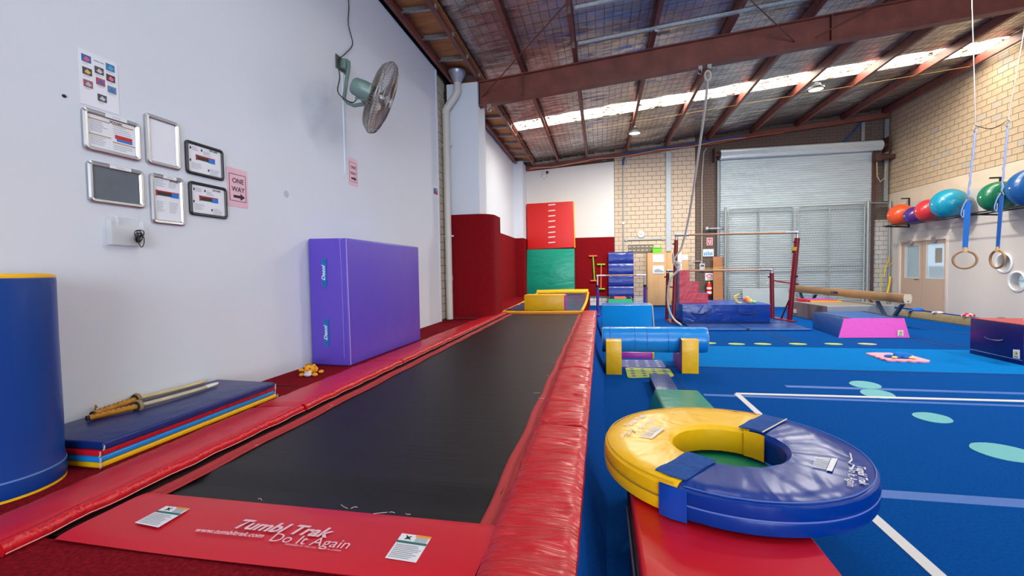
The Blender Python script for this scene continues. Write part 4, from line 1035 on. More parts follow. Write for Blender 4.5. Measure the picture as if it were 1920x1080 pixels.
# two practice swords
WRAP = mat('amber_wrap', (196, 132, 34), .7, bump=((60, 60, 60), .4), var=((30, 30, 30), .25))
def sword(butt, guard, tip, lab, blade_rgb, tiprgb=None):
    t = thing('practice_sword', lab, 'sword', (guard.x, guard.y, .545), 'practice swords on the navy mat')
    d = (guard-butt).normalized()
    obj('grip', MB().tube([butt+d*.012, guard], .018, 12), WRAP, t)
    obj('pommel', MB().tube([butt, butt+d*.014], .0165, 12), tint('dark_cap', (50, 44, 38), .7), t)
    mb = MB(); n = 9
    for k in range(n):
        p = butt.lerp(guard, (k+1)/(n+1)); s = d.cross(V((0, 0, 1)))
        mb.bar(p-s*.012+V((0, 0, .0165)), p+s*.012+d*.012+V((0, 0, .0165)), .003, .003)
    obj('wrap_stitch', mb, tint('dark_cap', (50, 44, 38), .7), t)
    db = (tip-guard).normalized()
    obj('guard', MB().lathe([(.0, -.012), (.034, -.012), (.04, 0), (.034, .012), (0, .012)], guard, db, 24), tint('guard_tan', (150, 130, 96), .7), t)
    obj('guard_pattern', MB().lathe([(.01, -.0145), (.03, -.0145), (.03, -.012), (.01, -.012)], guard, db, 24), tint('dark_cap', (50, 44, 38), .7), t)
    side = db.cross(V((0, 0, 1))).normalized(); L = (tip-guard).length
    def bl(u, v):
        a = 2*math.pi*v; s_ = min(1, (1-u)*9)**.5 if u > .88 else 1
        bend = side*(.02*(u-.5)**2*4-.02)*-1
        return guard+db*(u*L)+bend+side*(.021*s_*math.cos(a))+V((0, 0, 1))*(.013*(s_*.6+.4)*math.sin(a))
    obj('blade', MB().grid(bl, 24, 14), mat('blade_%d' % blade_rgb[0], blade_rgb, .7, var=((30, 8, 30), .15)), t)
    if tiprgb:
        def tp_(u, v):
            q = bl(.78+u*.22, v); c_ = guard+db*((.78+u*.22)*L); return q+(q-c_).normalized()*.001
        obj('tip_wrap', MB().grid(tp_, 8, 14), mat('tip_white', tiprgb, .6), t)
    return t
sword(zp(162, 785, .565), zp(259, 761, .57), zp(410, 718, .562), 'practice sword with a white tip, nearer the mat edge', (190, 176, 150), (226, 222, 214))
s2 = sword(zp(172, 777, .568), zp(256, 748, .572), zp(389, 713, .566), 'practice sword with a cream blade and torn grip, nearer the wall', (208, 190, 140))
q = zp(180, 768, .575)
obj('torn_wrap', MB().grid(lambda u, v: q+V((.012*math.cos(u*3.4), -.02+u*.03, .004+.028*math.sin(u*3.0)))+V((v*.014, 0, 0)), 8, 1), WRAP, s2)
# tiger soft toy
ORANGE = mat('plush_amber', (240, 168, 36), .95, bump=((90, 90, 90), .5)); PWHITE = mat('plush_white', (226, 222, 222), .95, bump=((90, 90, 90), .5))
c = zp(582, 704, .4); c.z = .4
t = thing('tiger_toy', 'small orange striped tiger soft toy lying by the purple mat', 'soft toy', c)
def B(n, off, rx, ry, rz, m, **k): return obj(n, MB().ball(c+V(off), rx, ry, rz, 14, 8, **k), m, t)
B('body', (-.02, .05, .045), .055, .075, .042, ORANGE); B('head', (.005, -.02, .07), .052, .048, .045, ORANGE)
B('muzzle', (.012, -.05, .045), .036, .03, .028, PWHITE); B('nose_patch', (.012, -.062, .062), .026, .018, .016, mat('plush_orange', (238, 130, 16), .9)); B('bib', (.01, -.055, .022), .04, .03, .02, PWHITE)
for o_ in ((-.035, .0, .108), (.045, 0, .1)): B('ear', o_, .016, .01, .014, ORANGE)
B('eye', (-.024, -.062, .082), .007, .005, .009, BLACK); B('eye', (.04, -.06, .082), .006, .005, .008, BLACK)
B('paw', (-.055, -.05, .018), .026, .034, .017, ORANGE); B('paw', (.07, -.03, .018), .03, .022, .017, ORANGE); B('paw', (.05, .1, .018), .022, .034, .017, ORANGE)
obj('tail', MB().tube([c+V(p_) for p_ in ((-.05, .06, .04), (-.09, .03, .045), (-.125, .0, .05))], .018, 8, radii=[.016, .02, .012]), ORANGE, t)
for a, b in (((-.03, -.03, .108), (.0, -.02, .117)), ((.01, -.02, .116), (.035, -.03, .106)), ((-.06, .05, .08), (-.0, .05, .088)), ((-.06, .09, .075), (.0, .09, .083))): obj('stripe', MB().tube([c+V(a), c+V(b)], .004, 5), BLACK, t)
# purple crash mat
t = thing('crash_mat', 'thick purple vinyl crash mat standing on edge against the wall', 'crash mat', (-2.83, 5.3, .4))
q = [(-3.085, 4.40), (-2.62, 4.385), (-2.57, 6.2), (-3.07, 6.2)]
zt = [1.77, 1.762, 1.75, 1.76]
obj('cover', MB().hexa([V((x, y, .402)) for x, y in q]+[V((x, y, z)) for (x, y), z in zip(q, zt)]), PURPLE_V, t, bevel=.018, seg=3)
PTH = tint('lilac_piping', (176, 164, 222), .6)
def onf(px, py, o=.003): p = yp(px, py, 4.392); p.y = 4.392-o; return p
zl = [(637, 446), (640, 500), (643, 570), (645, 640), (646, 672)]
obj('zip', MB().tube(smooth_path([onf(*p_, .001) for p_ in zl]), .005, 5), PTH, t)
obj('zip_flap', MB().tube(smooth_path([onf(x+4.5, y) for x, y in zl]), .0025, 4), PTH, t)
obj('piping', MB().tube(smooth_path([V((-2.625, 4.385, 1.757)), V((-2.616, 4.381, 1.3)), V((-2.61, 4.381, .8)), V((-2.61, 4.383, .42))]), .004, 5), PTH, t)
for (ax_, ay), (bx_, by) in (((609, 537), (608, 485)), ((613.5, 648), (612, 598))):
    a = onf(ax_, ay, .004); b = onf(bx_, by, .004)
    hb = obj('carry_handle', MB().bar(a, b, .046, .012, (0, 1, 0)), tint('teal_webbing', (14, 124, 190), .7), t)
    for s0 in (.02, .82):
        p_ = a.lerp(b, s0); r_ = a.lerp(b, s0+.16); X_ = V((.018, 0, 0)); o_ = V((0, -.0075, 0))
        obj('cross_stitch', MB().bar(p_-X_+o_, r_+X_+o_, .003, .002, (0, 1, 0)).bar(p_+X_+o_, r_-X_+o_, .003, .002, (0, 1, 0)), tint('dark_teal', (6, 70, 120), .7), hb)
    fit_text('Desol', a.lerp(b, .22)+V((.012, -.007, 0)), a.lerp(b, .78)+V((.012, -.007, 0)), (0, -1, 0), PAPER, hb, shear=.35, bold=.02, hscale=.85)

# landing area beyond the track
t = thing('landing_mat', 'navy landing mat with yellow borders behind the trampoline', 'mat', (-1.3, 13.2, .4))
def dish(u, v):
    x = -2.18+u*1.75; y = 10.28+v*5.6
    e = max(0, 1-min(u, 1-u)/.1)+max(0, 1-min(v, 1-v)/.05)
    return V((x, y, .42+.05*min(1, e)+.01*mnoise.noise(V((x*3, y*3, 2)))+.10*max(0, (v-.85)/.15)))
obj('cover', MB().grid(dish, 20, 44), vinyl('landing_navy', (28, 38, 96), .32, (4, 4, 4), .6), t)
for pts in ([(-2.2, 10.27, .435), (-2.2, 13, .45), (-2.2, 15.9, .55)], [(-.42, 10.27, .45), (-.40, 13, .47), (-.42, 15.9, .58)], [(-2.2, 15.92, .58), (-1.2, 15.92, .6), (-.42, 15.92, .6)], [(-2.2, 10.27, .425), (-1.2, 10.26, .425), (-.42, 10.27, .43)]):
    r = .1 if pts[0][1] > 15 else .035
    obj('border', MB().tube(smooth_path(pts), r, 10), YELLOW_V, t)
t = thing('foam_block', 'yellow foam block with purple ends on the landing mat', 'foam block', (-1.27, 10.75, .44))
a = yp(983, 586, 10.5); b = yp(1060, 553, 10.5)
obj('body', MB().box((a.x, 10.5, .435), (b.x-.03, 11.0, b.z)), YELLOW_V, t, bevel=.012)
obj('end_panel', MB().prism([(b.x-.03, 10.515, .45), (b.x-.03, 11.0, .45), (b.x-.03, 11.0, b.z-.015), (b.x-.03, 10.515, b.z-.015)], (.03, 0, 0)), MAG_V, t)
# mats leaning on the far wall
q = [yp(*p_, 17.2) for p_ in ((988, 552), (1078, 550), (1077, 466), (988, 468))]
def lean(name, lab, q, y0, y1, th, m, bev=.015, grp=None):
    t = thing(name, lab, 'mat', ((q[0].x+q[1].x)/2, (y0+y1)/2, q[0].z), grp)
    f_ = [V((q[0].x, y0, q[0].z)), V((q[1].x, y0, q[1].z)), V((q[2].x, y1, q[2].z)), V((q[3].x, y1, q[3].z))]
    obj('cover', MB().prism(f_, (0, th, 0)), m, t, bevel=bev, seg=3); return t, f_
t, f_ = lean('leaning_mat', 'teal green vinyl mat leaning upright on the carpeted far wall', q, 17.12, 17.2, .2, vinyl('teal_vinyl', (10, 150, 124), .3, (1.6, 1.6, 4), 1), grp='mats leaning on the far wall')
q2 = [yp(*p_, 17.2) for p_ in ((989, 468), (1077, 464), (1074, 377), (987, 382))]
t, f_ = lean('leaning_mat', 'red vinyl mat with white tape rungs above the teal mat', q2, 17.19, 17.23, .1, vinyl('red_leaning', (214, 34, 32), .4, (1.5, 1.5, 1.5), .2), grp='mats leaning on the far wall')
obj('yellow_backing', MB().prism([p_+V((.03, .1, 0)) for p_ in f_], (0, .06, 0)), YELLOW_V, t)
for k, py in enumerate((383, 394, 404, 414, 425, 435, 444, 454)):
    a = yp(1028, py+1.2, 17.18); b = yp(1041, py, 17.18); d = V((0, 0, .022)); yy = 17.19+.04*k/8*-1+.035
    obj('tape_rung', MB().prism([V((a.x, yy, a.z-.022)), V((b.x, yy, b.z-.018)), V((b.x, yy, b.z+.022)), V((a.x, yy, a.z+.02))], (0, -.012, 0)), tint('rung_white', (240, 222, 220), .6), t)
# toy dumb-bell sticks on the carpet pad
def stick(x0, z0, x1, z1, pole, ends, lab):
    t = thing('foam_stick', lab, 'toy stick', (x1, FY-.1, z1), 'coloured foam sticks on the far wall')
    obj('pole', MB().tube([(x0, FY-.1, z0), (x1, FY-.1, z1)], .026, 10), pole, t)
    for x, z in ((x0, z0), (x1, z1)): obj('end_bar', MB().tube([(x-.15, FY-.1, z), (x+.15, FY-.1, z)], .032, 10), ends, t)
LIME = tint('lime_foam', (128, 204, 40), .6); CORAL = tint('coral_foam', (240, 104, 60), .6)
stick(-.27, 1.87, -.22, .94, LIME, CORAL, 'lime green stick with coral end bars on the carpeted wall')
stick(.03, 1.55, .01, .63, CORAL, LIME, 'coral stick with lime end bars on the carpeted wall')
# navy folding mat standing against the wall
t = thing('folding_mat', 'shiny navy folding mat standing upright against the far blocks', 'mat', (.75, 17.25, .05))
def fold(u, v):
    z = .3+v*1.7; b = abs(math.sin(v*math.pi*4))**.6
    return V((.3+u*.89, 17.33-.05*b-.02+.10*v-.10, z))
obj('cover', MB().grid(fold, 6, 64), vinyl('navy_fold', (22, 50, 140), .26, (3, 3, 9), .45), t)
obj('core', MB().box((.305, 17.28, .06), (1.185, 17.42, 1.99)), NAVY, t)
for x in (.3, 1.19): obj('pink_piping', MB().tube([(x, 17.25, .3), (x, 17.34, 2.0)], .012, 6), tint('pink_piping', (190, 60, 150), .6), t)
t = thing('vault_wedge', 'small wedge with green face and orange top below the navy mat', 'wedge', (.7, 16.2, 0))
obj('face', MB().hexa([(.2, 15.2, 0), (1.15, 15.2, 0), (1.15, 15.9, 0), (.2, 15.9, 0), (.27, 15.75, .36), (1.03, 15.75, .36), (1.03, 15.9, .36), (.27, 15.9, .36)]), GREEN_V, t, bevel=.012)
obj('top_pad', MB().box((.28, 15.91, 0), (1.05, 16.7, .4)), vinyl('orange_vinyl', (220, 92, 52)), t, bevel=.01)
for x in (.3, .86): obj('black_band', MB().box((x, 15.9, .3), (x+.16, 16.7, .405)), BLACK, t)
# single bar with purple posts
t = thing('single_bar', 'low horizontal bar on purple posts before the navy mat', 'gym bar', (.6, 14, 0))
PPL = tint('purple_enamel', (84, 48, 160), .35)
for x in (-.09, 1.29):
    obj('post', MB().tube([(x, 14, 0), (x, 14, .86)], .042, 12), PPL, t)
    obj('collar', MB().lathe([(.05, 0), (.05, .06)], (x, 14, .84), seg=12).tube([(x, 14, .8), (x+.09*(1 if x > 1 else -1), 14, .8)], .014, 6), BLACK, t)
    obj('upright_tube', MB().tube([(x, 14, .86), (x, 14, 1.19)], .03, 12), CHROME, t)
    s_ = 1 if x < 0 else -1
    obj('elbow_tube', MB().tube([(x-.03*s_, 14, 1.185), (x+.24*s_, 14, 1.185)], .028, 10), CHROME, t)
    obj('base_foot', MB().box((x-.05, 13.4, 0), (x+.05, 14.6, .05)), PPL, t)
obj('rail', MB().tube([(.12, 14, 1.185), (1.08, 14, 1.185)], .023, 12), WOOD_BAR, t)

# ================================================================ BLUE FLOOR: OBSTACLE COURSE
t = thing('foam_ramp', 'glossy light blue foam ramp behind the roller', 'ramp', (.5, 9.3, 0))
obj('cover', MB().hexa([(.03, 8.7, 0), (.93, 8.7, 0), (.99, 9.95, 0), (.03, 9.95, 0), (.022, 9.25, .665), (.985, 9.25, .665), (.99, 9.95, .665), (.022, 9.95, .665)]), vinyl('ramp_blue', (10, 138, 222), .22, (2.4, 2.4, 2.4), .55), t, bevel=.015, seg=3)
obj('edge_binding', MB().tube([(.985, 8.72, .02), (.992, 9.25, .66), (.995, 9.94, .66)], .01, 6), tint('cream_binding', (206, 196, 176), .6), t)
# roller on two cradles
CYY, CYZ, CYR = 6.62, .385, .178
t = thing('foam_roller', 'long light blue foam roller lying on two yellow cradles', 'foam roller', (.75, CYY, CYZ-CYR))
def rl(u, v):
    a = 2*math.pi*v; r = CYR*(1 if .01 < u < .99 else .97)+.0025*mnoise.noise(V((u*22, 3*math.cos(a), 3*math.sin(a))))
    return V((.02+u*1.40, CYY+r*math.cos(a), CYZ+.012*u+r*math.sin(a)))
obj('cover', MB().grid(rl, 60, 36), SKY_V, t)
for x, s_ in ((.022, -1), (1.418, 1)): obj('end_disc', MB().lathe([(CYR*.97, 0), (CYR*.95, .008), (0, .01)], (x, CYY, CYZ+(.012 if s_ > 0 else 0)), (s_, 0, 0), 32), tint('tan_end', (176, 140, 100), .6), t)
for x in (.12, .46, .62, .9): obj('crease', MB().lathe([(CYR+.0005, 0), (CYR+.002, .004), (CYR+.0005, .008)], (x, CYY, CYZ+.006), (1, 0, 0), 40), tint('crease_blue', (8, 96, 168), .5), t)
def cradle(x0, x1, yf, lab):
    t = thing('cradle_block', lab, 'foam block', ((x0+x1)/2, yf+.35, 0), 'cradles under the roller')
    hx = min(yf+.2, CYY-CYR-.018)
    pr = [(yf, 0), (yf+.76, 0), (yf+.76, .17)]
    for i in range(9):
        a = math.radians(-70-i*12.5); pr.append((CYY+(CYR+.012)*math.cos(a), CYZ-.004+(CYR+.012)*math.sin(a)))
    pr += [(hx, .436), (yf, .435)]
    obj('body', MB().prism([(x0+.004, y, z) for y, z in pr], (x1-x0-.008, 0, 0)), MAG_V, t)
    obj('front_face', MB().box((x0, yf-.014, 0), (x1, yf-.001, .446)), YELLOW_V, t, bevel=.005)
    obj('top_face', MB().box((x0, yf+.0, .436), (x1, hx, .447)), YELLOW_V, t, bevel=.004)
    obj('binding', MB().tube([(x0, yf-.005, .0), (x0, yf-.005, .44), (x0, hx, .447)], .007, 5), BLACK, t)
    return t
cradle(.065, .265, 6.1, 'yellow faced cradle block at the platform end of the roller')
cradle(1.045, 1.255, 6.28, 'yellow faced purple cradle block at the open floor end of the roller')
t = thing('pink_bar_block', 'low pink foam block with a yellow end behind the roller', 'foam block', (.56, 7.4, 0))
obj('body', MB().box((.3, 7.2, 0), (.77, 7.5, .1)), MAG_V, t, bevel=.01); obj('end_panel', MB().box((.771, 7.2, 0), (.8, 7.5, .1)), YELLOW_V, t, bevel=.006)
def spot_mat(q, m, spotm, lab, spots):
    t = thing('spotted_mat', lab, 'mat', (sum(p_[0] for p_ in q)/4, sum(p_[1] for p_ in q)/4, 0), 'flat spotted mats before the roller')
    c_ = V((sum(p_[0] for p_ in q)/4, sum(p_[1] for p_ in q)/4)); pts = []
    for i in range(4):
        p0, p1_, p2_ = V(q[i-1]), V(q[i]), V(q[(i+1) % 4]); r = .07
        a = p1_+(p0-p1_).normalized()*r; b = p1_+(p2_-p1_).normalized()*r
        for k in range(6):
            s = k/5; pts.append(a*(1-s)**2+p1_*2*s*(1-s)+b*s*s)
    obj('sheet', MB().prism([(p_.x, p_.y, .001) for p_ in pts], (0, 0, .009)), m, t)
    for i in range(spots):
        for j in range(4):
            u, v = .14+.24*i, .14+.24*j
            p_ = V(q[0]).lerp(V(q[1]), u).lerp(V(q[3]).lerp(V(q[2]), u), v)
            obj('dash', MB().box((p_.x-.024, p_.y-.022, .01), (p_.x+.024, p_.y+.022, .0115)), spotm, t)
spot_mat([(.33, 5.9), (.92, 6.06), (.92, 6.5), (.33, 6.52)], tint('lime_mat', (178, 196, 92), .6), tint('navy_dash', (40, 62, 140), .6), 'lime green mat with navy dashes on the blue floor', 4)
spot_mat([(.27, 6.53), (.89, 6.57), (.89, 7.12), (.3, 7.06)], tint('indigo_mat', (50, 74, 160), .6), tint('pale_dash', (186, 198, 220), .6), 'indigo mat with pale dashes on the blue floor', 4)
t = thing('beam_plank', 'short navy foam plank with black sides before the green block', 'foam plank', (.69, 5.3, 0))
obj('top_cover', MB().hexa([(.565, 4.5, .085), (.79, 4.5, .085), (.81, 5.75, .085), (.575, 5.75, .085), (.565, 4.5, .105), (.79, 4.5, .105), (.81, 5.75, .105), (.575, 5.75, .105)]), NAVY, t, bevel=.006)
obj('side_band', MB().hexa([(.57, 4.5, 0), (.785, 4.5, 0), (.805, 5.745, 0), (.58, 5.745, 0), (.57, 4.5, .085), (.785, 4.5, .085), (.805, 5.745, .085), (.58, 5.745, .085)]), BLACK, t)
t = thing('green_block', 'long green foam block under the ring mat', 'foam block', (.68, 3.4, 0))
obj('cover', MB().hexa([(.42, 2.34, 0), (.92, 2.34, 0), (.93, 4.5, 0), (.42, 4.5, 0), (.45, 2.34, .355), (.875, 2.34, .355), (.89, 4.47, .25), (.5, 4.47, .25)]), GREEN_V, t, bevel=.02, seg=3)
t = thing('red_block', 'large red foam block with a dark zip side under the ring mat', 'foam block', (.46, 1.6, 0))
obj('cover', MB().box((.13, .75, 0), (.80, 2.3, .355)), vinyl('block_red', (204, 16, 26), .34, (2.2, 2.2, 2.2), .3), t, bevel=.02, seg=3)
obj('side_zip', MB().box((.122, .8, .14), (.13, 2.27, .3)), BLACK, t); obj('zip_tape', MB().tube([(.12, .8, .22), (.12, 2.27, .22)], .006, 5), tint('zip_grey', (120, 110, 110), .5), t)
# ring mat in two halves
t = thing('ring_mat', 'round ring mat, half yellow and half blue, lying on two blocks', 'ring mat', (.625, 2.45, .36))
RC = V((.627, 2.452, .36)); RO, RI, RH = .608, .262, .14
def half(a0, a1):
    cs = [(RI, 0), (RI-.004, .05), (RI, RH-.02), (RI+.02, RH), (RI+.1, RH+.003), (RO-.1, RH+.003), (RO-.02, RH), (RO, RH-.016), (RO+.006, RH*.6), (RO, RH*.5), (RO+.006, RH*.4), (RO, .012), (RO-.02, 0)]
    k = len(cs); n = 60; vs = []
    for j in range(n+1):
        a = math.radians(a0+(a1-a0)*j/n)
        for r, h in cs:
            w_ = .004*mnoise.noise(V((math.cos(a)*9, math.sin(a)*9, h*6))) if h > RH*.8 else .002*mnoise.noise(V((a*14, h*9, 1)))
            vs.append(RC+V((r*math.cos(a), r*math.sin(a), h+w_)))
    fs = [(j*k+i, (j+1)*k+i, (j+1)*k+(i+1) % k, j*k+(i+1) % k) for j in range(n) for i in range(k)]
    fs += [tuple(range(k)), tuple(reversed(range(n*k, n*k+k)))]
    return MB().add(vs, [tuple(reversed(f)) for f in fs], True)
A0, A1 = 52, 238
yh = obj('yellow_half', half(A0+.3, A1-.3), vinyl('ring_yellow', (246, 190, 8), .34, (6, 6, 6), .3), t)
bh = obj('blue_half', half(A1+.3-360, A0-.3), vinyl('ring_blue', (0, 50, 136), .3, (7, 3, 6), .3, .22), t)
def ring_at(r, deg, h): a = math.radians(deg); return RC+V((r*math.cos(a), r*math.sin(a), h))
def ringline(deg0, deg1, r, h, rad, m, nm, par):
    obj(nm, MB().tube([ring_at(r, deg0+(deg1-deg0)*i/48, h) for i in range(49)], rad, 5), m, par)
ringline(A0+2, A1-2, RO+.002, RH*.5, .004, tint('zip_olive', (150, 118, 20), .6), 'zip', yh)
ringline(A1+2-360, A0-2, RO+.002, RH*.5, .004, tint('zip_navy', (92, 116, 196), .5), 'zip', bh)
ringline(A0+2, A1-2, RO-.012, RH+.001, .0025, tint('seam_gold', (206, 158, 10), .6), 'seam', yh)
ringline(A1+2-360, A0-2, RO-.012, RH+.001, .0025, tint('seam_blue', (70, 110, 190), .6), 'seam', bh)
def strap(deg, wd, m, nm, r0, r1, h0, par):
    """hook and loop flap lying across the joint"""
    mb = MB().grid(lambda u, v: ring_at(r0+(r1-r0)*u, deg+(v-.5)*wd/(r0+(r1-r0)*u)*57.3, h0+.004*math.sin(u*9+v*4)), 8, 6)
    q_ = [ring_at(r, deg+s*wd/r*28.6, h0-.004) for r, s in ((r0, -1), (r1, -1), (r1, 1), (r0, 1))]
    mb.prism(q_, (0, 0, .003)); return obj(nm, mb, m, par)
FLAP = mat('loop_flap_blue', (16, 74, 150), .9, bump=((120, 120, 120), .5), var=((20, 20, 20), .2))
strap(A0-2, .13, FLAP, 'joining_flap', RI+.01, RO-.02, RH+.010, bh)
strap(A1-6, .14, FLAP, 'joining_flap', RI+.01, RO-.05, RH+.010, bh)
obj('flap_edge', MB().tube([ring_at(r, A0-2-.13/r*28.6, RH+.012) for r in (RI+.01, .4, RO-.02)], .004, 5), tint('cream_binding', (206, 196, 176), .6), bh)
# upright flap on the outside and a yellow one in the hole
def side_flap(d0, d1, r, z0, z1, m, nm, par):
    obj(nm, MB().grid(lambda u, v: ring_at(r+.004*math.sin(u*5), d0+(d1-d0)*u, z0+(z1-z0)*v), 10, 4).grid(lambda u, v: ring_at(r-.004, d1+(d0-d1)*u, z0+(z1-z0)*v), 10, 4), m, par)
side_flap(A1-7, A1+4, RO+.014, .0, RH-.004, BLUE_V, 'joining_flap', bh)
side_flap(A0-22, A0+4, RI-.012, .002, RH+.002, YELLOW_V, 'joining_flap', yh)
zt_ = .36+RH+.006
RWP = tint('ring_print', (222, 222, 226), .5)
def rt(s, a, b, par, **k): return fit_text(s, zp(*a, zt_), zp(*b, zt_), (0, 0, 1), RWP, par, lift=.002, **k)
rt('Tumbl Trak', (1607, 874), (1612, 908), bh, shear=.2, bold=.02); rt('Do It Again', (1592, 877), (1588, 911), bh)
rt('Tumbl Trak', (1178, 800), (1213, 780), yh, shear=.2, bold=.02); rt('Do It Again', (1206, 804), (1228, 785), yh)
for par, q_ in ((bh, ((1530, 857), (1522, 876), (1560, 884), (1571, 860))), (yh, ((1200, 818), (1226, 797), (1247, 803), (1222, 823)))):
    Q = [zp(*p_, zt_+.002) for p_ in q_]; mb = MB()
    LQ = lambda s, v: Q[0].lerp(Q[1], s).lerp(Q[3].lerp(Q[2], s), v)
    for k in range(8): mb.prism([LQ(k/8, 0), LQ(k/8+.06, 0), LQ(k/8+.06, .68), LQ(k/8, .68)], (0, 0, .001))
    mb.prism([LQ(0, .72), LQ(1, .72), LQ(1, 1), LQ(0, 1)], (0, 0, .001)); obj('printed_panel', mb, RWP, par)
for par, pts in ((bh, ((1594, 850), (1597, 862), (1591, 868), (1601, 872), (1596, 880))), (yh, ((1166, 821), (1172, 812), (1178, 816), (1184, 806), (1192, 811)))):
    mb = MB().tube([zp(*p_, zt_+.002) for p_ in pts], .0035, 4); obj('printed_scribble', mb, RWP, par)

# ================================================================ UNEVEN BARS
t = thing('uneven_bars', 'maroon uneven bars with two wooden rails', 'gym bars', (3.2, 12.5, 0))
hbL, hbR = yp(1268, 441, 12.0), yp(1496, 436, 12.5)
lbL, lbR = yp(1252, 508, 12.72), yp(1448, 506, 13.2)
posts = [(V((1.79, 11.95, 0)), V((hbL.x, 12.0, hbL.z-.12)), .048), (zp(1480, 601, 0), yp(1495, 446, 12.5), .062), (V((1.73, 12.7, 0)), V((lbL.x, 12.72, lbL.z-.06)), .042), (zp(1448, 597, 0), yp(1447, 512, 13.2), .055)]
for a, b, r in posts: obj('post', MB().tube([a, b], r, 14), MAROON, t)
for (a, b, r), tip in zip(posts, (hbL, hbR, lbL, lbR)):
    obj('extension_tube', MB().tube([b-(b-a).normalized()*.03, V((b.x, b.y, tip.z))], .03, 12), CHROME, t)
    obj('locking_knob', MB().tube([b-V((0, 0, .1)), b-V((.09, 0, .1))], .018, 8), BLACK, t)
    obj('bar_fitting', MB().ball((b.x, b.y, tip.z), .045, .045, .045, 12, 8), CHROME, t)
for a, b in ((hbL, hbR), (lbL, lbR)):
    d = (b-a).normalized()
    obj('bar_sleeve', MB().tube([a, a+d*.32], .03, 12), CHROME, t); obj('bar_sleeve', MB().tube([b-d*.32, b], .03, 12), CHROME, t)
    obj('rail', MB().tube([a+d*.32, b-d*.32], .024, 12), WOOD_BAR, t)
obj('tie_bar', MB().tube([yp(1450, 526, 13.15), yp(1497, 533, 12.55)], .022, 8), MAROON, t)
obj('tie_bar', MB().tube([posts[0][0]+V((0, 0, .9)), posts[2][0]+V((0, 0, .9))], .022, 8), MAROON, t)
obj('stay', MB().tube([zp(1464, 599, 0), yp(1480, 562, 12.55)], .02, 8), tint('stay_maroon', (90, 20, 28), .5), t)
obj('yellow_clip', MB().lathe([(.035, 0), (.05, .09)], yp(1490, 470, 12.42), seg=12), YELLOW_V, t)
for p_ in (yp(1487, 472, 12.4), yp(1494, 518, 12.5)): obj('locking_knob', MB().ball(p_, .03, .03, .03, 10, 6), BLACK, t)
obj('base_foot', MB().box((1.7, 11.9, 0), (1.86, 12.8, .03)), MAROON, t)
obj('base_foot', MB().hexa([V((x, y, z)) for z in (0, .03) for x, y in ((4.6, 12.3), (4.75, 12.3), (4.62, 13.4), (4.42, 13.4))]), MAROON, t)
# climbing rope pulled aside to the bar post
ROPE = mat('cream_rope', (206, 196, 178), .9, bump=((60, 60, 60), .5))
rt_ = thing('climbing_rope', 'thick cream climbing rope hung from the beam and tied to the bars', 'rope', (2.0, 9.2, 0))
top = yp(1327, 150, RY-.1)
path = [top, yp(1322, 200, 9.6), yp(1308, 300, 10.5), yp(1293, 400, 11.4), yp(1279, 460, 11.82), yp(1268, 480, 11.85), yp(1262, 490, 11.86), yp(1268, 500, 11.87), yp(1272, 508, 11.9)]
obj('rope_length', MB().tube(smooth_path(path, 5), .024, 10), ROPE, rt_)
obj('rope_length', MB().tube(smooth_path([yp(1262, 476, 11.86), yp(1263, 488, 11.86), yp(1270, 495, 11.86), yp(1270, 508, 11.87), yp(1259, 520, 11.88), yp(1253, 540, 11.9), yp(1252, 565, 11.9), yp(1256, 585, 11.85), yp(1265, 600, 11.72), zp(1277, 609, .03)], 5), .026, 10), ROPE, rt_)
obj('knot', MB().ball(yp(1270, 494, 11.84), .06, .05, .06, 10, 8), ROPE, rt_)
e_ = top+V((0, 0, .08))
obj('eye', MB().tube([e_+V((.05*math.cos(a), 0, .09*math.sin(a))) for a in [2*math.pi*i/16 for i in range(16)]], .02, 8, closed=True), ROPE, rt_)
sh_y = RY-.02
def shackle(px, py, lab, grp='shackles under the roof beam'):
    p_ = yp(px, py, RY-.06); zt0 = ZB(p_.x)-.5
    t = thing('shackle', lab, 'shackle', (p_.x, RY-.06, zt0-.14), grp)
    obj('plate', MB().box((p_.x-.035, RY-.08, zt0-.06), (p_.x+.035, RY-.04, zt0)), GALV, t)
    obj('bow', MB().tube([V((p_.x+.035*math.cos(a), RY-.06, zt0-.1+.05*math.sin(a))) for a in [2*math.pi*i/14 for i in range(14)]], .012, 6, closed=True), CHROME, t)
shackle(1313, 131, 'empty steel shackle under the beam beside the climbing rope'); shackle(1330, 127, 'steel shackle under the beam holding the climbing rope'); shackle(917, 197, 'steel shackle under the beam end at the white column')

# ================================================================ MATS ROUND THE BARS
t = thing('landing_block', 'thick blue landing mat with two carry handles under the bars', 'mat', (3, 12.4, 0))
q = [(1.96, 11.72), (3.99, 11.85), (3.97, 13.35), (1.93, 13.25)]
obj('cover', MB().hexa([V((x, y, .05)) for x, y in q]+[V((x, y, .485)) for x, y in q]), vinyl('block_blue', (14, 62, 156), .26, (3.2, 3.2, 4.2), .8), t, bevel=.015, seg=3)
obj('base_flap', MB().hexa([V((x, y, .03)) for x, y in q]+[V((x, y, .055)) for x, y in q]), NAVY, t)
obj('top_seam', MB().tube([(1.96, 11.71, .48), (3.99, 11.84, .48)], .007, 5), tint('seam_pale', (90, 130, 190), .6), t)
for x in (2.35, 3.45):
    y = 11.72+(x-1.96)*.064-.008
    obj('carry_handle', MB().tube(smooth_path([(x-.17, y, .27), (x-.1, y-.012, .255), (x, y-.03, .25), (x+.1, y-.012, .255), (x+.17, y, .27)]), .016, 6).box((x-.21, y-.004, .23), (x-.13, y+.01, .31)).box((x+.13, y-.004, .23), (x+.21, y+.01, .31)), NAVY, t)
t = thing('foam_steps', 'red and navy foam steps standing on the blue landing mat', 'foam steps', (2.33, 12.55, .486))
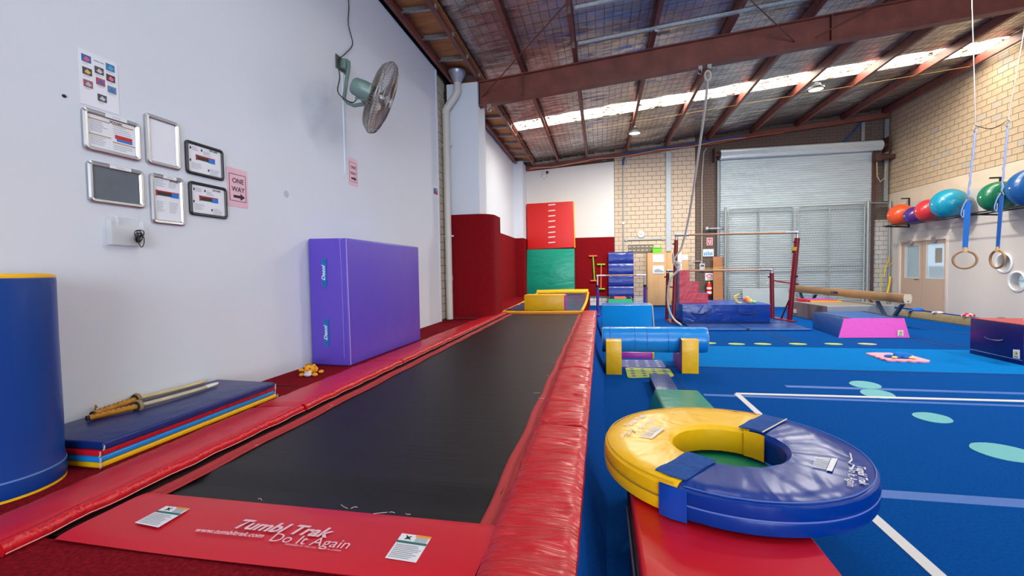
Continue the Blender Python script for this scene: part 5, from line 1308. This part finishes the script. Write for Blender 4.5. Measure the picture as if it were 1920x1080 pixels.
pr = [(1.985, .487), (2.68, .487), (2.68, .735), (2.46, .735), (2.46, 1.03), (2.235, 1.03), (2.235, 1.325), (1.985, 1.325)]
obj('side_panel', MB().prism([(x, 12.28, z) for x, z in pr], (0, .03, 0)), vinyl('step_red', (226, 64, 80), .36, (5, 5, 5), .6), t)
obj('body', MB().prism([(x, 12.31, z) for x, z in pr], (0, .55, 0)), NAVY, t)
obj('back_panel', MB().box((1.95, 12.3, .487), (1.984, 12.87, 1.32)), NAVY, t)
t = thing('plush_moon', 'pastel soft toy curled around a cream crescent on the blue mat', 'soft toy', (3.5, 12.1, .486)); c = V((3.5, 12.1, .486))
obj('crescent', MB().tube([c+V((-.1+.13*math.cos(a), 0, .12+.11*math.sin(a))) for a in [math.radians(100+i*17) for i in range(12)]], .035, 8, radii=[.012, .02, .028, .034, .038, .04, .04, .038, .034, .028, .02, .014]), tint('plush_cream', (226, 206, 140), .95), t)
for n, o_, r, rgb in (('body', (.06, 0, .075), (.1, .07, .07), (240, 170, 110)), ('head', (.0, -.02, .1), (.055, .05, .055), (236, 120, 80)), ('belly', (.1, -.02, .06), (.06, .06, .055), (240, 220, 120)), ('foot', (.2, -.02, .035), (.06, .04, .035), (150, 210, 150)), ('wing', (.06, 0, .14), (.04, .03, .04), (250, 200, 110))):
    obj(n, MB().ball(c+V(o_), *r, 12, 8), tint('plush_%d_%d_%d' % rgb, rgb, .95), t)
t = thing('base_mat', 'flat thin navy mat in two panels spread under the bars', 'mat', (3.2, 11.2, 0))
for q in ([(2.0, 10.55), (3.12, 10.62), (3.12, 11.76), (2.0, 11.69)], [(3.14, 10.62), (4.42, 10.74), (4.45, 11.83), (3.14, 11.76)], [(4.03, 11.85), (4.45, 11.85), (4.5, 12.4), (4.03, 12.4)]):
    obj('panel', MB().hexa([V((x, y, .003)) for x, y in q]+[V((x, y, .03 if y > 11 else .045)) for x, y in q]), vinyl('base_navy', (32, 66, 128), .3, (5, 5, 5), .5), t, bevel=.008)
obj('front_edge', MB().tube([(2.0, 10.54, .027), (3.12, 10.61, .027), (4.42, 10.73, .027)], .02, 6), vinyl('edge_blue', (44, 108, 190), .4), t)
obj('fastener', MB().box((3.11, 10.57, .005), (3.15, 10.64, .055)), BLACK, t)
# grey crash mat
t = thing('grey_crash_mat', 'thick grey silver vinyl crash mat behind the balance beam', 'crash mat', (5.9, 12.6, 0))
q = [(5.33, 12.1), (6.9, 12.39), (6.75, 14.1), (5.24, 13.9)]
obj('cover', MB().hexa([V((x, y, .0)) for x, y in q]+[V((x, y, .42)) for x, y in q]), vinyl('silver_vinyl', (158, 164, 172), .34, (3, 3, 3), .6), t, bevel=.018, seg=3)
obj('brown_side', MB().hexa([V((x, y, z)) for z in (.01, .41) for x, y in ((5.318, 12.12), (5.33, 12.12), (5.242, 13.88), (5.23, 13.88))]), tint('brown_vinyl', (112, 98, 92), .4, bump=((4, 4, 4), .4)), t)
obj('maker_label', MB().box((5.215, 13.6, .1), (5.24, 13.76, .2)), tint('label_cream', (206, 196, 170), .6), t)
obj('top_cover', MB().hexa([V((x, y, z)) for z in (.415, .424) for x, y in ((5.345, 12.12), (6.88, 12.41), (6.73, 14.08), (5.255, 13.88))]), tint('taupe_top', (128, 118, 108), .4, bump=((4, 4, 4), .3)), t)
t = thing('folded_mats', 'pink and yellow thin mat lying on the grey crash mat', 'mat', (5.7, 13.4, .425))
obj('pink_top', MB().hexa([V((x, y, z)) for z in (.46, .49) for x, y in ((5.4, 13.4), (6.1, 13.35), (6.05, 13.85), (5.4, 13.8))]), MAG_V, t); obj('yellow_base', MB().hexa([V((x, y, z)) for z in (.426, .46) for x, y in ((5.48, 13.3), (6.17, 13.26), (6.1, 13.85), (5.45, 13.8))]), YELLOW_V, t); obj('red_end', MB().box((5.29, 13.4, .426), (5.44, 13.78, .49)), RED_V, t)
# balance beam
t = thing('balance_beam', 'tan suede balance beam on dark steel legs', 'balance beam', (6.75, 14.5, 0))
bn, bf = V((6.53, 11.3, .645)), V((6.27, 16.3, .645))
d = (bf-bn).normalized(); s_ = d.cross(V((0, 0, 1))).normalized()
sec = [(-.055, .095), (-.075, .05), (-.08, 0), (-.075, -.05), (-.055, -.1), (.055, -.1), (.075, -.05), (.08, 0), (.075, .05), (.055, .095)]
obj('beam_body', MB().prism([bn+s_*a+V((0, 0, b)) for a, b in sec], d*(bf-bn).length, True), mat('beam_suede', (140, 108, 72), .8, var=((6, 6, 6), .08)), t)
obj('end_cap', MB().prism([bn+s_*a*1.01+V((0, 0, b*1.01)) for a, b in sec], -d*.015), tint('cap_cream', (226, 206, 180), .5), t)
obj('end_bolt', MB().tube([bn-d*.022-V((0, 0, .06)), bn-V((0, 0, .06))], .014, 8), BLACK, t)
LEGB = tint('leg_slate', (40, 66, 92), .35)
def V_leg(y0, yf, y1):
    at = lambda y: bn+d*((y-bn.y)/d.y)
    ft = at(yf); ft.z = .03
    for y in (y0, y1):
        a = at(y); a.z = .545
        obj('leg', MB().bar(a, ft, .07, .05), LEGB, t); obj('leg_clamp', MB().box((a.x-.09, a.y-.05, .52), (a.x+.09, a.y+.05, .545)), CHROME, t)
    obj('foot', MB().box((ft.x-.18, ft.y-.05, 0), (ft.x+.3, ft.y+.05, .04)), LEGB, t)
V_leg(11.42, 11.86, 12.32); V_leg(15.1, 15.6, 16.1)
a_ = bn+d*2.85-s_*.0803; b_3 = bn+d*2.5-s_*.0803
mk = lambda s, z: a_.lerp(b_3, s)+V((0, 0, z))
obj('maker_mark', MB().prism([mk(0, -.03), mk(.1, .03), mk(.14, .03), mk(.26, -.03), mk(.2, -.03), mk(.12, .005), mk(.06, -.03)], -s_*.003), PRINT, t)
for s0, s1 in ((.32, .5), (.54, .74), (.78, 1.0)): obj('maker_mark', MB().prism([mk(s0, -.035), mk(s1, -.035), mk(s1, .03), mk(s0, .03)], -s_*.003), PRINT, t)
# blue trapezoid block with pink front
t = thing('trapezoid_block', 'blue trapezoid vault block with a bright pink end', 'vault block', (5.0, 10.7, 0))
zt0 = .36
bq = [zp(1572, 633, 0), zp(1705, 633, 0), V((5.95, 11.4, 0)), zp(1523, 614, 0)]
tf = [yp(1583, 601, 9.86), yp(1696, 601, 9.95)]
tq = [V((tf[0].x, 9.87, zt0)), V((tf[1].x, 9.97, zt0)), V((5.78, 11.36, zt0)), V((4.62, 11.15, zt0))]
obj('cover', MB().hexa(bq+tq), vinyl('trap_blue', (20, 78, 150), .45, (4, 4, 4), .2), t, bevel=.015)
fr = [bq[0], bq[1], tq[1], tq[0]]
obj('pink_end', MB().prism([p_+V((0, -.012, 0)) for p_ in fr], (0, .012, 0)), PINK_V, t)
for a, b in ((tq[0], tq[3]), (tq[1], tq[2])):
    w_ = (a-b).normalized().cross(V((0, 0, 1)))*.0
    sd = V((.09, .0, 0)) if a is tq[0] else V((-.09, 0, 0))
    obj('hook_strip', MB().prism([a+sd*.2+V((0, 0, .002)), a+sd*1.2+V((0, 0, .002)), b+sd*1.2+V((0, 0, .002)), b+sd*.2+V((0, 0, .002))], (0, 0, .004)), BLACK, t)
def maker_label(P0, P1, P2, P3, n, par):
    lb = obj('maker_label', MB().prism([P0, P1, P2, P3], n*.004), PAPER, par)
    L2 = lambda s, v: P0.lerp(P1, s).lerp(P3.lerp(P2, s), v)+n*.005
    obj('emblem', MB().prism([L2(.5+.3*math.cos(a), .58+.26*math.sin(a)) for a in [2*math.pi*i/14 for i in range(14)]], n*.002), tint('emblem_yellow', (226, 214, 90), .6), lb)
    obj('emblem_mark', MB().prism([L2(.45, .5), L2(.72, .52), L2(.62, .68)], n*.004).prism([L2(.2, .14), L2(.8, .14), L2(.8, .22), L2(.2, .22)], n*.002), PRINT, lb)
on = lambda px, py: yp(px, py, 9.85)
yl = [V((on(x, y).x, 9.87, on(x, y).z)) for x, y in ((1682, 630), (1693, 630), (1693, 619), (1682, 619))]
maker_label(*[p_+V((0, -.03, 0)) for p_ in yl], V((0, -1, 0)), t)
# navy box with red top
t = thing('vault_box', 'navy vinyl box with a red top at the floor edge', 'vault box', (6.05, 7.75, 0))
q = [(5.585, 7.29), (6.5, 7.25), (6.5, 8.16), (5.585, 8.2)]
obj('cover', MB().hexa([V((x, y, 0)) for x, y in q]+[V((x, y, .545)) for x, y in q]), vinyl('deep_navy', (14, 22, 96), .34, (3, 3, 3), .2), t, bevel=.012)
obj('top_panel', MB().hexa([V((x, y, z)) for z in (.546, .556) for x, y in ((5.59, 7.295), (6.49, 7.26), (6.49, 8.155), (5.59, 8.19))]), vinyl('dusty_red', (176, 62, 62), .4), t)
obj('base_seam', MB().tube([(5.58, 7.3, .07), (5.58, 8.19, .07)], .005, 5), tint('seam_pale', (90, 130, 190), .6), t)
obj('carry_handle', MB().tube(smooth_path([(5.583, 7.92, .3), (5.568, 7.86, .285), (5.56, 7.76, .28), (5.568, 7.66, .285), (5.583, 7.6, .3)]), .012, 6), NAVY, t)
P = [xp(x, y, 5.58) for x, y in ((1900, 671), (1912, 673), (1912, 656), (1900, 655))]
maker_label(P[0], P[1], P[2], P[3], V((-1, 0, 0)), t)
c = V((6.02, 7.62, .556)); t = thing('pig_toy', 'pink soft toy lying on the red topped box', 'soft toy', c)
PK = tint('plush_pink', (230, 150, 168), .95)
for n, o_, r in (('body', (.06, 0, .06), (.11, .08, .06)), ('head', (-.06, -.05, .05), (.06, .055, .05)), ('leg', (-.1, .04, .025), (.07, .03, .025)), ('leg', (-.02, -.1, .025), (.03, .06, .025))): obj(n, MB().ball(c+V(o_), *r, 12, 8), PK, t)
obj('muzzle', MB().ball(c+V((-.08, -.1, .045)), .025, .02, .022, 10, 6), tint('plush_rose', (216, 110, 140), .95), t); obj('scarf', MB().ball(c+V((.08, -.02, .11)), .06, .05, .03, 10, 6), tint('plush_saffron', (240, 170, 50), .95), t)
# long beige floor beam
t = thing('floor_beam', 'long low beige suede floor beam near the plastered wall', 'floor beam', (7.95, 10.6, 0))
a = V((7.86, 14.0, 0)); b = V((8.14, 8.2, 0)); d = (b-a).normalized(); sx = V((0, 0, 1)).cross(d).normalized()
sec = [(-.09, .01), (-.11, .04), (-.1, .15), (-.07, .19), (.07, .19), (.1, .15), (.11, .04), (.09, .01)]
obj('beam_body', MB().prism([a+sx*p_+V((0, 0, z)) for p_, z in sec], d*(b-a).length, True), SUEDE, t)
obj('base_pad', MB().prism([a+sx*p_+V((0, 0, z)) for p_, z in ((-.16, 0), (-.16, .02), (.16, .02), (.16, 0))], d*(b-a).length), vinyl('pad_blue', (16, 84, 160), .5), t)
def onbeam(px, z=.19):
    for i in range(400):
        p_ = a.lerp(b, i/399); r_ = p_-CAM; x = 960+F*r_.dot(RIGHT)/r_.dot(fwd)
        if x > px: return V((p_.x, p_.y, z))
c = onbeam(1716); t = thing('blue_plush', 'bright blue soft toy lying on the floor beam', 'soft toy', c)
obj('body', MB().ball(c+V((.04, -.02, .03)), .12, .1, .06, 14, 8), tint('cap_blue', (10, 96, 200), .8), t); obj('tail', MB().ball(c+V((-.12, .04, .012)), .1, .06, .014, 12, 6), tint('cap_blue', (10, 96, 200), .8), t)
c = onbeam(1757); t = thing('white_cloth', 'small white cloth toy lying on the floor beam', 'soft toy', c)
obj('body', MB().ball(c+V((0, 0, .03)), .12, .08, .035, 12, 6), PWHITE, t); obj('patch', MB().ball(c+V((-.06, -.04, .045)), .05, .03, .02, 10, 6), tint('grey_plush', (150, 160, 180), .95), t)
c = onbeam(1814); t = thing('red_toy', 'red and white patterned soft toy on the floor beam', 'soft toy', c)
obj('body', MB().ball(c+V((0, 0, .045)), .13, .07, .045, 14, 8), PWHITE, t)
for o_ in ((-.09, -.03, .055), (0, -.05, .05), (.08, -.03, .055), (-.04, -.02, .08)): obj('patch', MB().ball(c+V(o_), .04, .035, .025, 10, 6), tint('plush_red', (214, 30, 60), .95), t)
c = zp(1880, 621, .19); c = onbeam(1876); t = thing('black_toy', 'black and white soft toy lying on the floor beam', 'soft toy', c)
obj('body', MB().ball(c+V((0, 0, .045)), .13, .06, .045, 14, 8), tint('plush_black', (24, 24, 30), .95), t); obj('head', MB().ball(c+V((-.12, 0, .04)), .045, .045, .04, 12, 8), tint('plush_black', (24, 24, 30), .95), t); obj('muzzle', MB().ball(c+V((.1, -.05, .03)), .045, .035, .035, 12, 8), PWHITE, t); obj('paw', MB().ball(c+V((.15, 0, .02)), .035, .03, .02, 10, 6), tint('plush_black', (24, 24, 30), .95), t)
# pink spotted strawberry-like mat with a blue toy
pp = [zp(x, y, 0) for x, y in ((1623, 665), (1640, 664), (1670, 664.5), (1675, 666), (1705, 668), (1722, 673), (1744, 679), (1742, 681), (1720, 681), (1690, 679.5), (1665, 678.5), (1645, 673))]
t = thing('pink_floor_mat', 'pink leaf shaped floor mat with darker dots on the light strip', 'mat', (sum(p_.x for p_ in pp)/12, sum(p_.y for p_ in pp)/12, .006))
obj('sheet', MB().prism([V((p_.x, p_.y, .007)) for p_ in reversed(pp)], (0, 0, .02)), tint('pink_felt', (242, 160, 178), .8), t)
for x, y in ((1639, 667), (1647, 670), (1655, 673), (1665, 676), (1675, 673.5), (1685, 676.5), (1705, 677), (1714, 674.5), (1724, 678)):
    c = zp(x, y, .027); obj('dot', MB().lathe([(.028, 0), (.028, .002)], (c.x, c.y, .027), seg=10), tint('dot_rose', (216, 84, 120), .8), t)
c = zp(1686, 671, .027); c.z = .027; t = thing('blue_toy', 'blue soft toy with a pale belly lying on the pink mat', 'soft toy', c)
BP = tint('plush_blue', (16, 112, 196), .95)
for n, o_, r in (('body', (0, 0, .06), (.1, .08, .06)), ('head', (.12, 0, .055), (.08, .07, .055)), ('tail', (-.16, .02, .03), (.1, .04, .03)), ('paw', (-.06, -.06, .03), (.05, .04, .03)), ('paw', (.07, -.07, .03), (.05, .04, .03)), ('ear', (.16, 0, .1), (.02, .02, .03))): obj(n, MB().ball(c+V(o_)*.75, *[q_*.75 for q_ in r], 12, 8), BP, t)
for o_ in ((-.08, -.05, .018), (.13, -.05, .018)): obj('belly', MB().ball(c+V(o_), .05, .025, .016, 10, 6), tint('plush_lemon', (226, 216, 120), .95), t)
# floor spots
def spot(px, py, rx, ry, rgb, lab, grp, ang=0):
    c = zp(px, py, 0); z0 = .0072 if 6.72 < c.y < 8.5 else .001
    mb = MB(); n = 28; ca, sa = math.cos(ang), math.sin(ang); pts = []
    for i in range(n):
        a = 2*math.pi*i/n; w_ = 1+.05*mnoise.noise(V((math.cos(a)*2+px, math.sin(a)*2, py)))
        x, y = rx*w_*math.cos(a), ry*w_*math.sin(a); pts.append(V((c.x+x*ca-y*sa, c.y+x*sa+y*ca, z0)))
    mb.prism(pts, (0, 0, .004))
    tag(obj('floor_spot', mb, tint('spot_%d_%d_%d' % rgb, rgb, .7)), lab, 'floor spot', grp)
TEAL = (92, 170, 176); LM = (158, 184, 80); SAND = (172, 172, 120)
G1 = 'teal oval floor spots'; G2 = 'small yellow-green floor spots'
spot(1748, 783.5, .14, .16, TEAL, 'teal oval floor spot between the white line and the largest spot', G1, -.5)
spot(1885, 849, .19, .19, TEAL, 'largest teal oval floor spot lying alone on the open floor', G1, -.5)
spot(1622, 722, .15, .2, TEAL, 'teal oval floor spot just beyond the faded tape', G1, -.4); spot(1645, 739, .15, .2, TEAL, 'teal oval floor spot touching the white line', G1, -.4)
for px, c_, lab in ((1328, LM, 'yellow-green floor spot half hidden at the roller end'), (1381, LM, 'yellow-green floor spot next in line from the roller end'), (1430, LM, 'yellow-green floor spot before the middle of the flat navy mat'), (1496, LM, 'yellow-green floor spot before the corner of the flat navy mat'), (1563, LM, 'wavy yellow-green floor spot before the trapezoid block'), (1626, SAND, 'sandy coloured floor spot before the pink end of the trapezoid')):
    spot(px, 645.2 if px > 1350 else 643.5, .14, .10, c_, lab, G2)

# ================================================================ RINGS
def gym_ring(ring, knot, clip, tie, topp, axis, lab, clipped):
    t = thing('gym_ring', lab, 'gym ring', ring, 'gym rings on blue straps')
    ax_ = V(axis).normalized(); u_ = ax_.orthogonal().normalized(); w_ = ax_.cross(u_)
    obj('wooden_ring', MB().tube([ring+(u_*math.cos(2*math.pi*i/36)+w_*math.sin(2*math.pi*i/36))*.112 for i in range(36)], .0145, 10, closed=True), mat('ring_wood', (168, 124, 82), .5, var=((20, 20, 20), .12)), t)
    tp_ = ring+V((0, 0, .112))
    obj('leather_wrap', MB().tube([tp_-V((.0, 0, .012)), tp_+V((0, 0, .05))], .026, 10, radii=[.03, .02]), tint('leather_tan', (206, 168, 112), .7), t)
    ST = tint('strap_blue', (16, 104, 190), .7)
    wdir = (w_ if abs(w_.z) < abs(u_.z) else u_); wdir = V((wdir.x, wdir.y, 0)).normalized()
    a, b = tp_+V((0, 0, .03)), clip
    mb = MB(); h = .026; n_ = wdir.cross(V((0, 0, 1)))*.004
    mb.hexa([a-wdir*h-n_, a+wdir*h-n_, a+wdir*h+n_, a-wdir*h+n_, b-wdir*(h+.006)-n_, b+wdir*(h+.006)-n_, b+wdir*(h+.006)+n_, b-wdir*(h+.006)+n_])
    obj('strap', mb, ST, t)
    tri = [b-wdir*.036, b+wdir*.036, b+V((0, 0, .06))]
    obj('triangle_link', MB().tube(tri, .006, 6, closed=True), CHROME, t)
    LAV = tint('lavender_strap', (150, 166, 214), .7)
    pts = [b+V((0, 0, .05)).lerp(tie-b, i/14) for i in range(15)]
    obj('daisy_chain', MB().tube([p_+V((.006*math.sin(i*2.4), .006*math.cos(i*2.4), 0)) for i, p_ in enumerate(pts)], .012, 6, radii=[.014 if i % 2 else .008 for i in range(15)]), LAV, t)
    obj('snap_link', MB().tube([tie+V((.022*math.cos(a2), 0, .03+.045*math.sin(a2))) for a2 in [2*math.pi*i/14 for i in range(14)]], .006, 6, closed=True), CHROME, t)
    obj('loop_tail', MB().tube(smooth_path([b+V((-.01, 0, .03)), b+V((-.05, 0, -.05)), b+V((-.075, 0, -.16)), b+V((-.05, 0, -.2)), b+V((-.045, 0, -.1))]), .006, 5), LAV, t)
    obj('cable', MB().tube([tie+V((0, 0, .07)), topp], .005, 6), tint('steel_cable', (196, 190, 186), .4, metal=.3), t)
    return t
RYp = 7.0
P7 = lambda x, y: yp(x, y, RYp)
c1 = P7(1809, 487); c2 = P7(1870, 486)
roofend = lambda a, b: b+(b-a)*((ZB(b.x)-b.z)/(b.z-a.z))
t1, t2 = P7(1829, 246), P7(1890, 236)
u1, u2 = P7(1822, 0), P7(1921, 56)
gym_ring(c1, None, P7(1815, 378), t1, roofend(t1, u1), ray(1809, 487)+V((.05, 0, 0)), 'wooden gym ring facing out on a blue strap', False)
gym_ring(c2, None, P7(1878, 366), t2, roofend(t2, u2), Matrix.Rotation(math.radians(-55), 3, 'Z') @ ray(1870, 486), 'wooden gym ring turned edgewise on a blue strap', True)
tag(obj('tie_cord', MB().tube(smooth_path([t1+V((0, 0, .07)), (t1+t2)/2+V((0, 0, .0)), t2+V((0, 0, .07))]), .005, 5), BLACK), 'thin black cord tying the two ring cables together', 'cord')

# ================================================================ BALLS ON THE WALL RACK
rk = thing('ball_rack', 'black metal ball rack on the plastered wall', 'rack', (9.2, 14, 2.55))
for x, z in ((8.86, 2.6), (9.22, 2.6)): obj('rail', MB().tube([(x, 16.6, z), (x, 10.2, z)], .018, 8), BLACK, rk)
for y in (16.4, 13.1, 10.4):
    obj('bracket', MB().bar((9.49, y, 2.55), (8.84, y, 2.58), .03, .04).bar((9.47, y, 2.55), (9.47, y, 3.45), .035, .03).bar((9.47, y, 3.44), (9.25, y, 3.44), .035, .035), BLACK, rk)
def exball(px, py, dia, rgb, lab):
    p_ = xp(px, py, 9.06); r = dia/2
    gap = .18; h = math.sqrt(max(r*r-gap*gap, .01)); z = 2.6+.018+h*1.0
    t = thing('exercise_ball', lab, 'ball', (9.04, p_.y, z-r), 'exercise balls on the wall rack')
    m = mat('ball_%d_%d_%d' % rgb, rgb, .3, coat=.2)
    obj('shell', MB().ball((9.04, p_.y, z), r, r, r*.985, 40, 24), m, t)
    mb = MB()
    for k in range(-4, 5):
        rr = r*math.cos(k*.16); mb.tube([V((9.04+rr*math.cos(a), p_.y+r*math.sin(k*.16)*1.0, z+rr*.985*math.sin(a))) for a in [2*math.pi*i/40 for i in range(40)]], .003, 3, closed=True)
    obj('grip_rib', mb, m, t)
    obj('valve_plug', MB().lathe([(.02, 0), (.02, .008)], (9.04-r*.995, p_.y, z), (-1, 0, 0), 10), PWHITE, t)
exball(1690, 402, .66, (226, 84, 36), 'orange exercise ball at the gate end of the rack')
exball(1716, 404, .52, (78, 46, 128), 'small purple exercise ball between the orange and red balls')
exball(1743, 393, .63, (204, 52, 58), 'red exercise ball between the purple and teal balls')
exball(1781, 383, .78, (20, 142, 172), 'large teal exercise ball behind the gym ring strap')
exball(1874, 368, .7, (16, 116, 78), 'green exercise ball next to the blue ball')
exball(1938, 352, .82, (18, 92, 158), 'large blue exercise ball past the green ball')
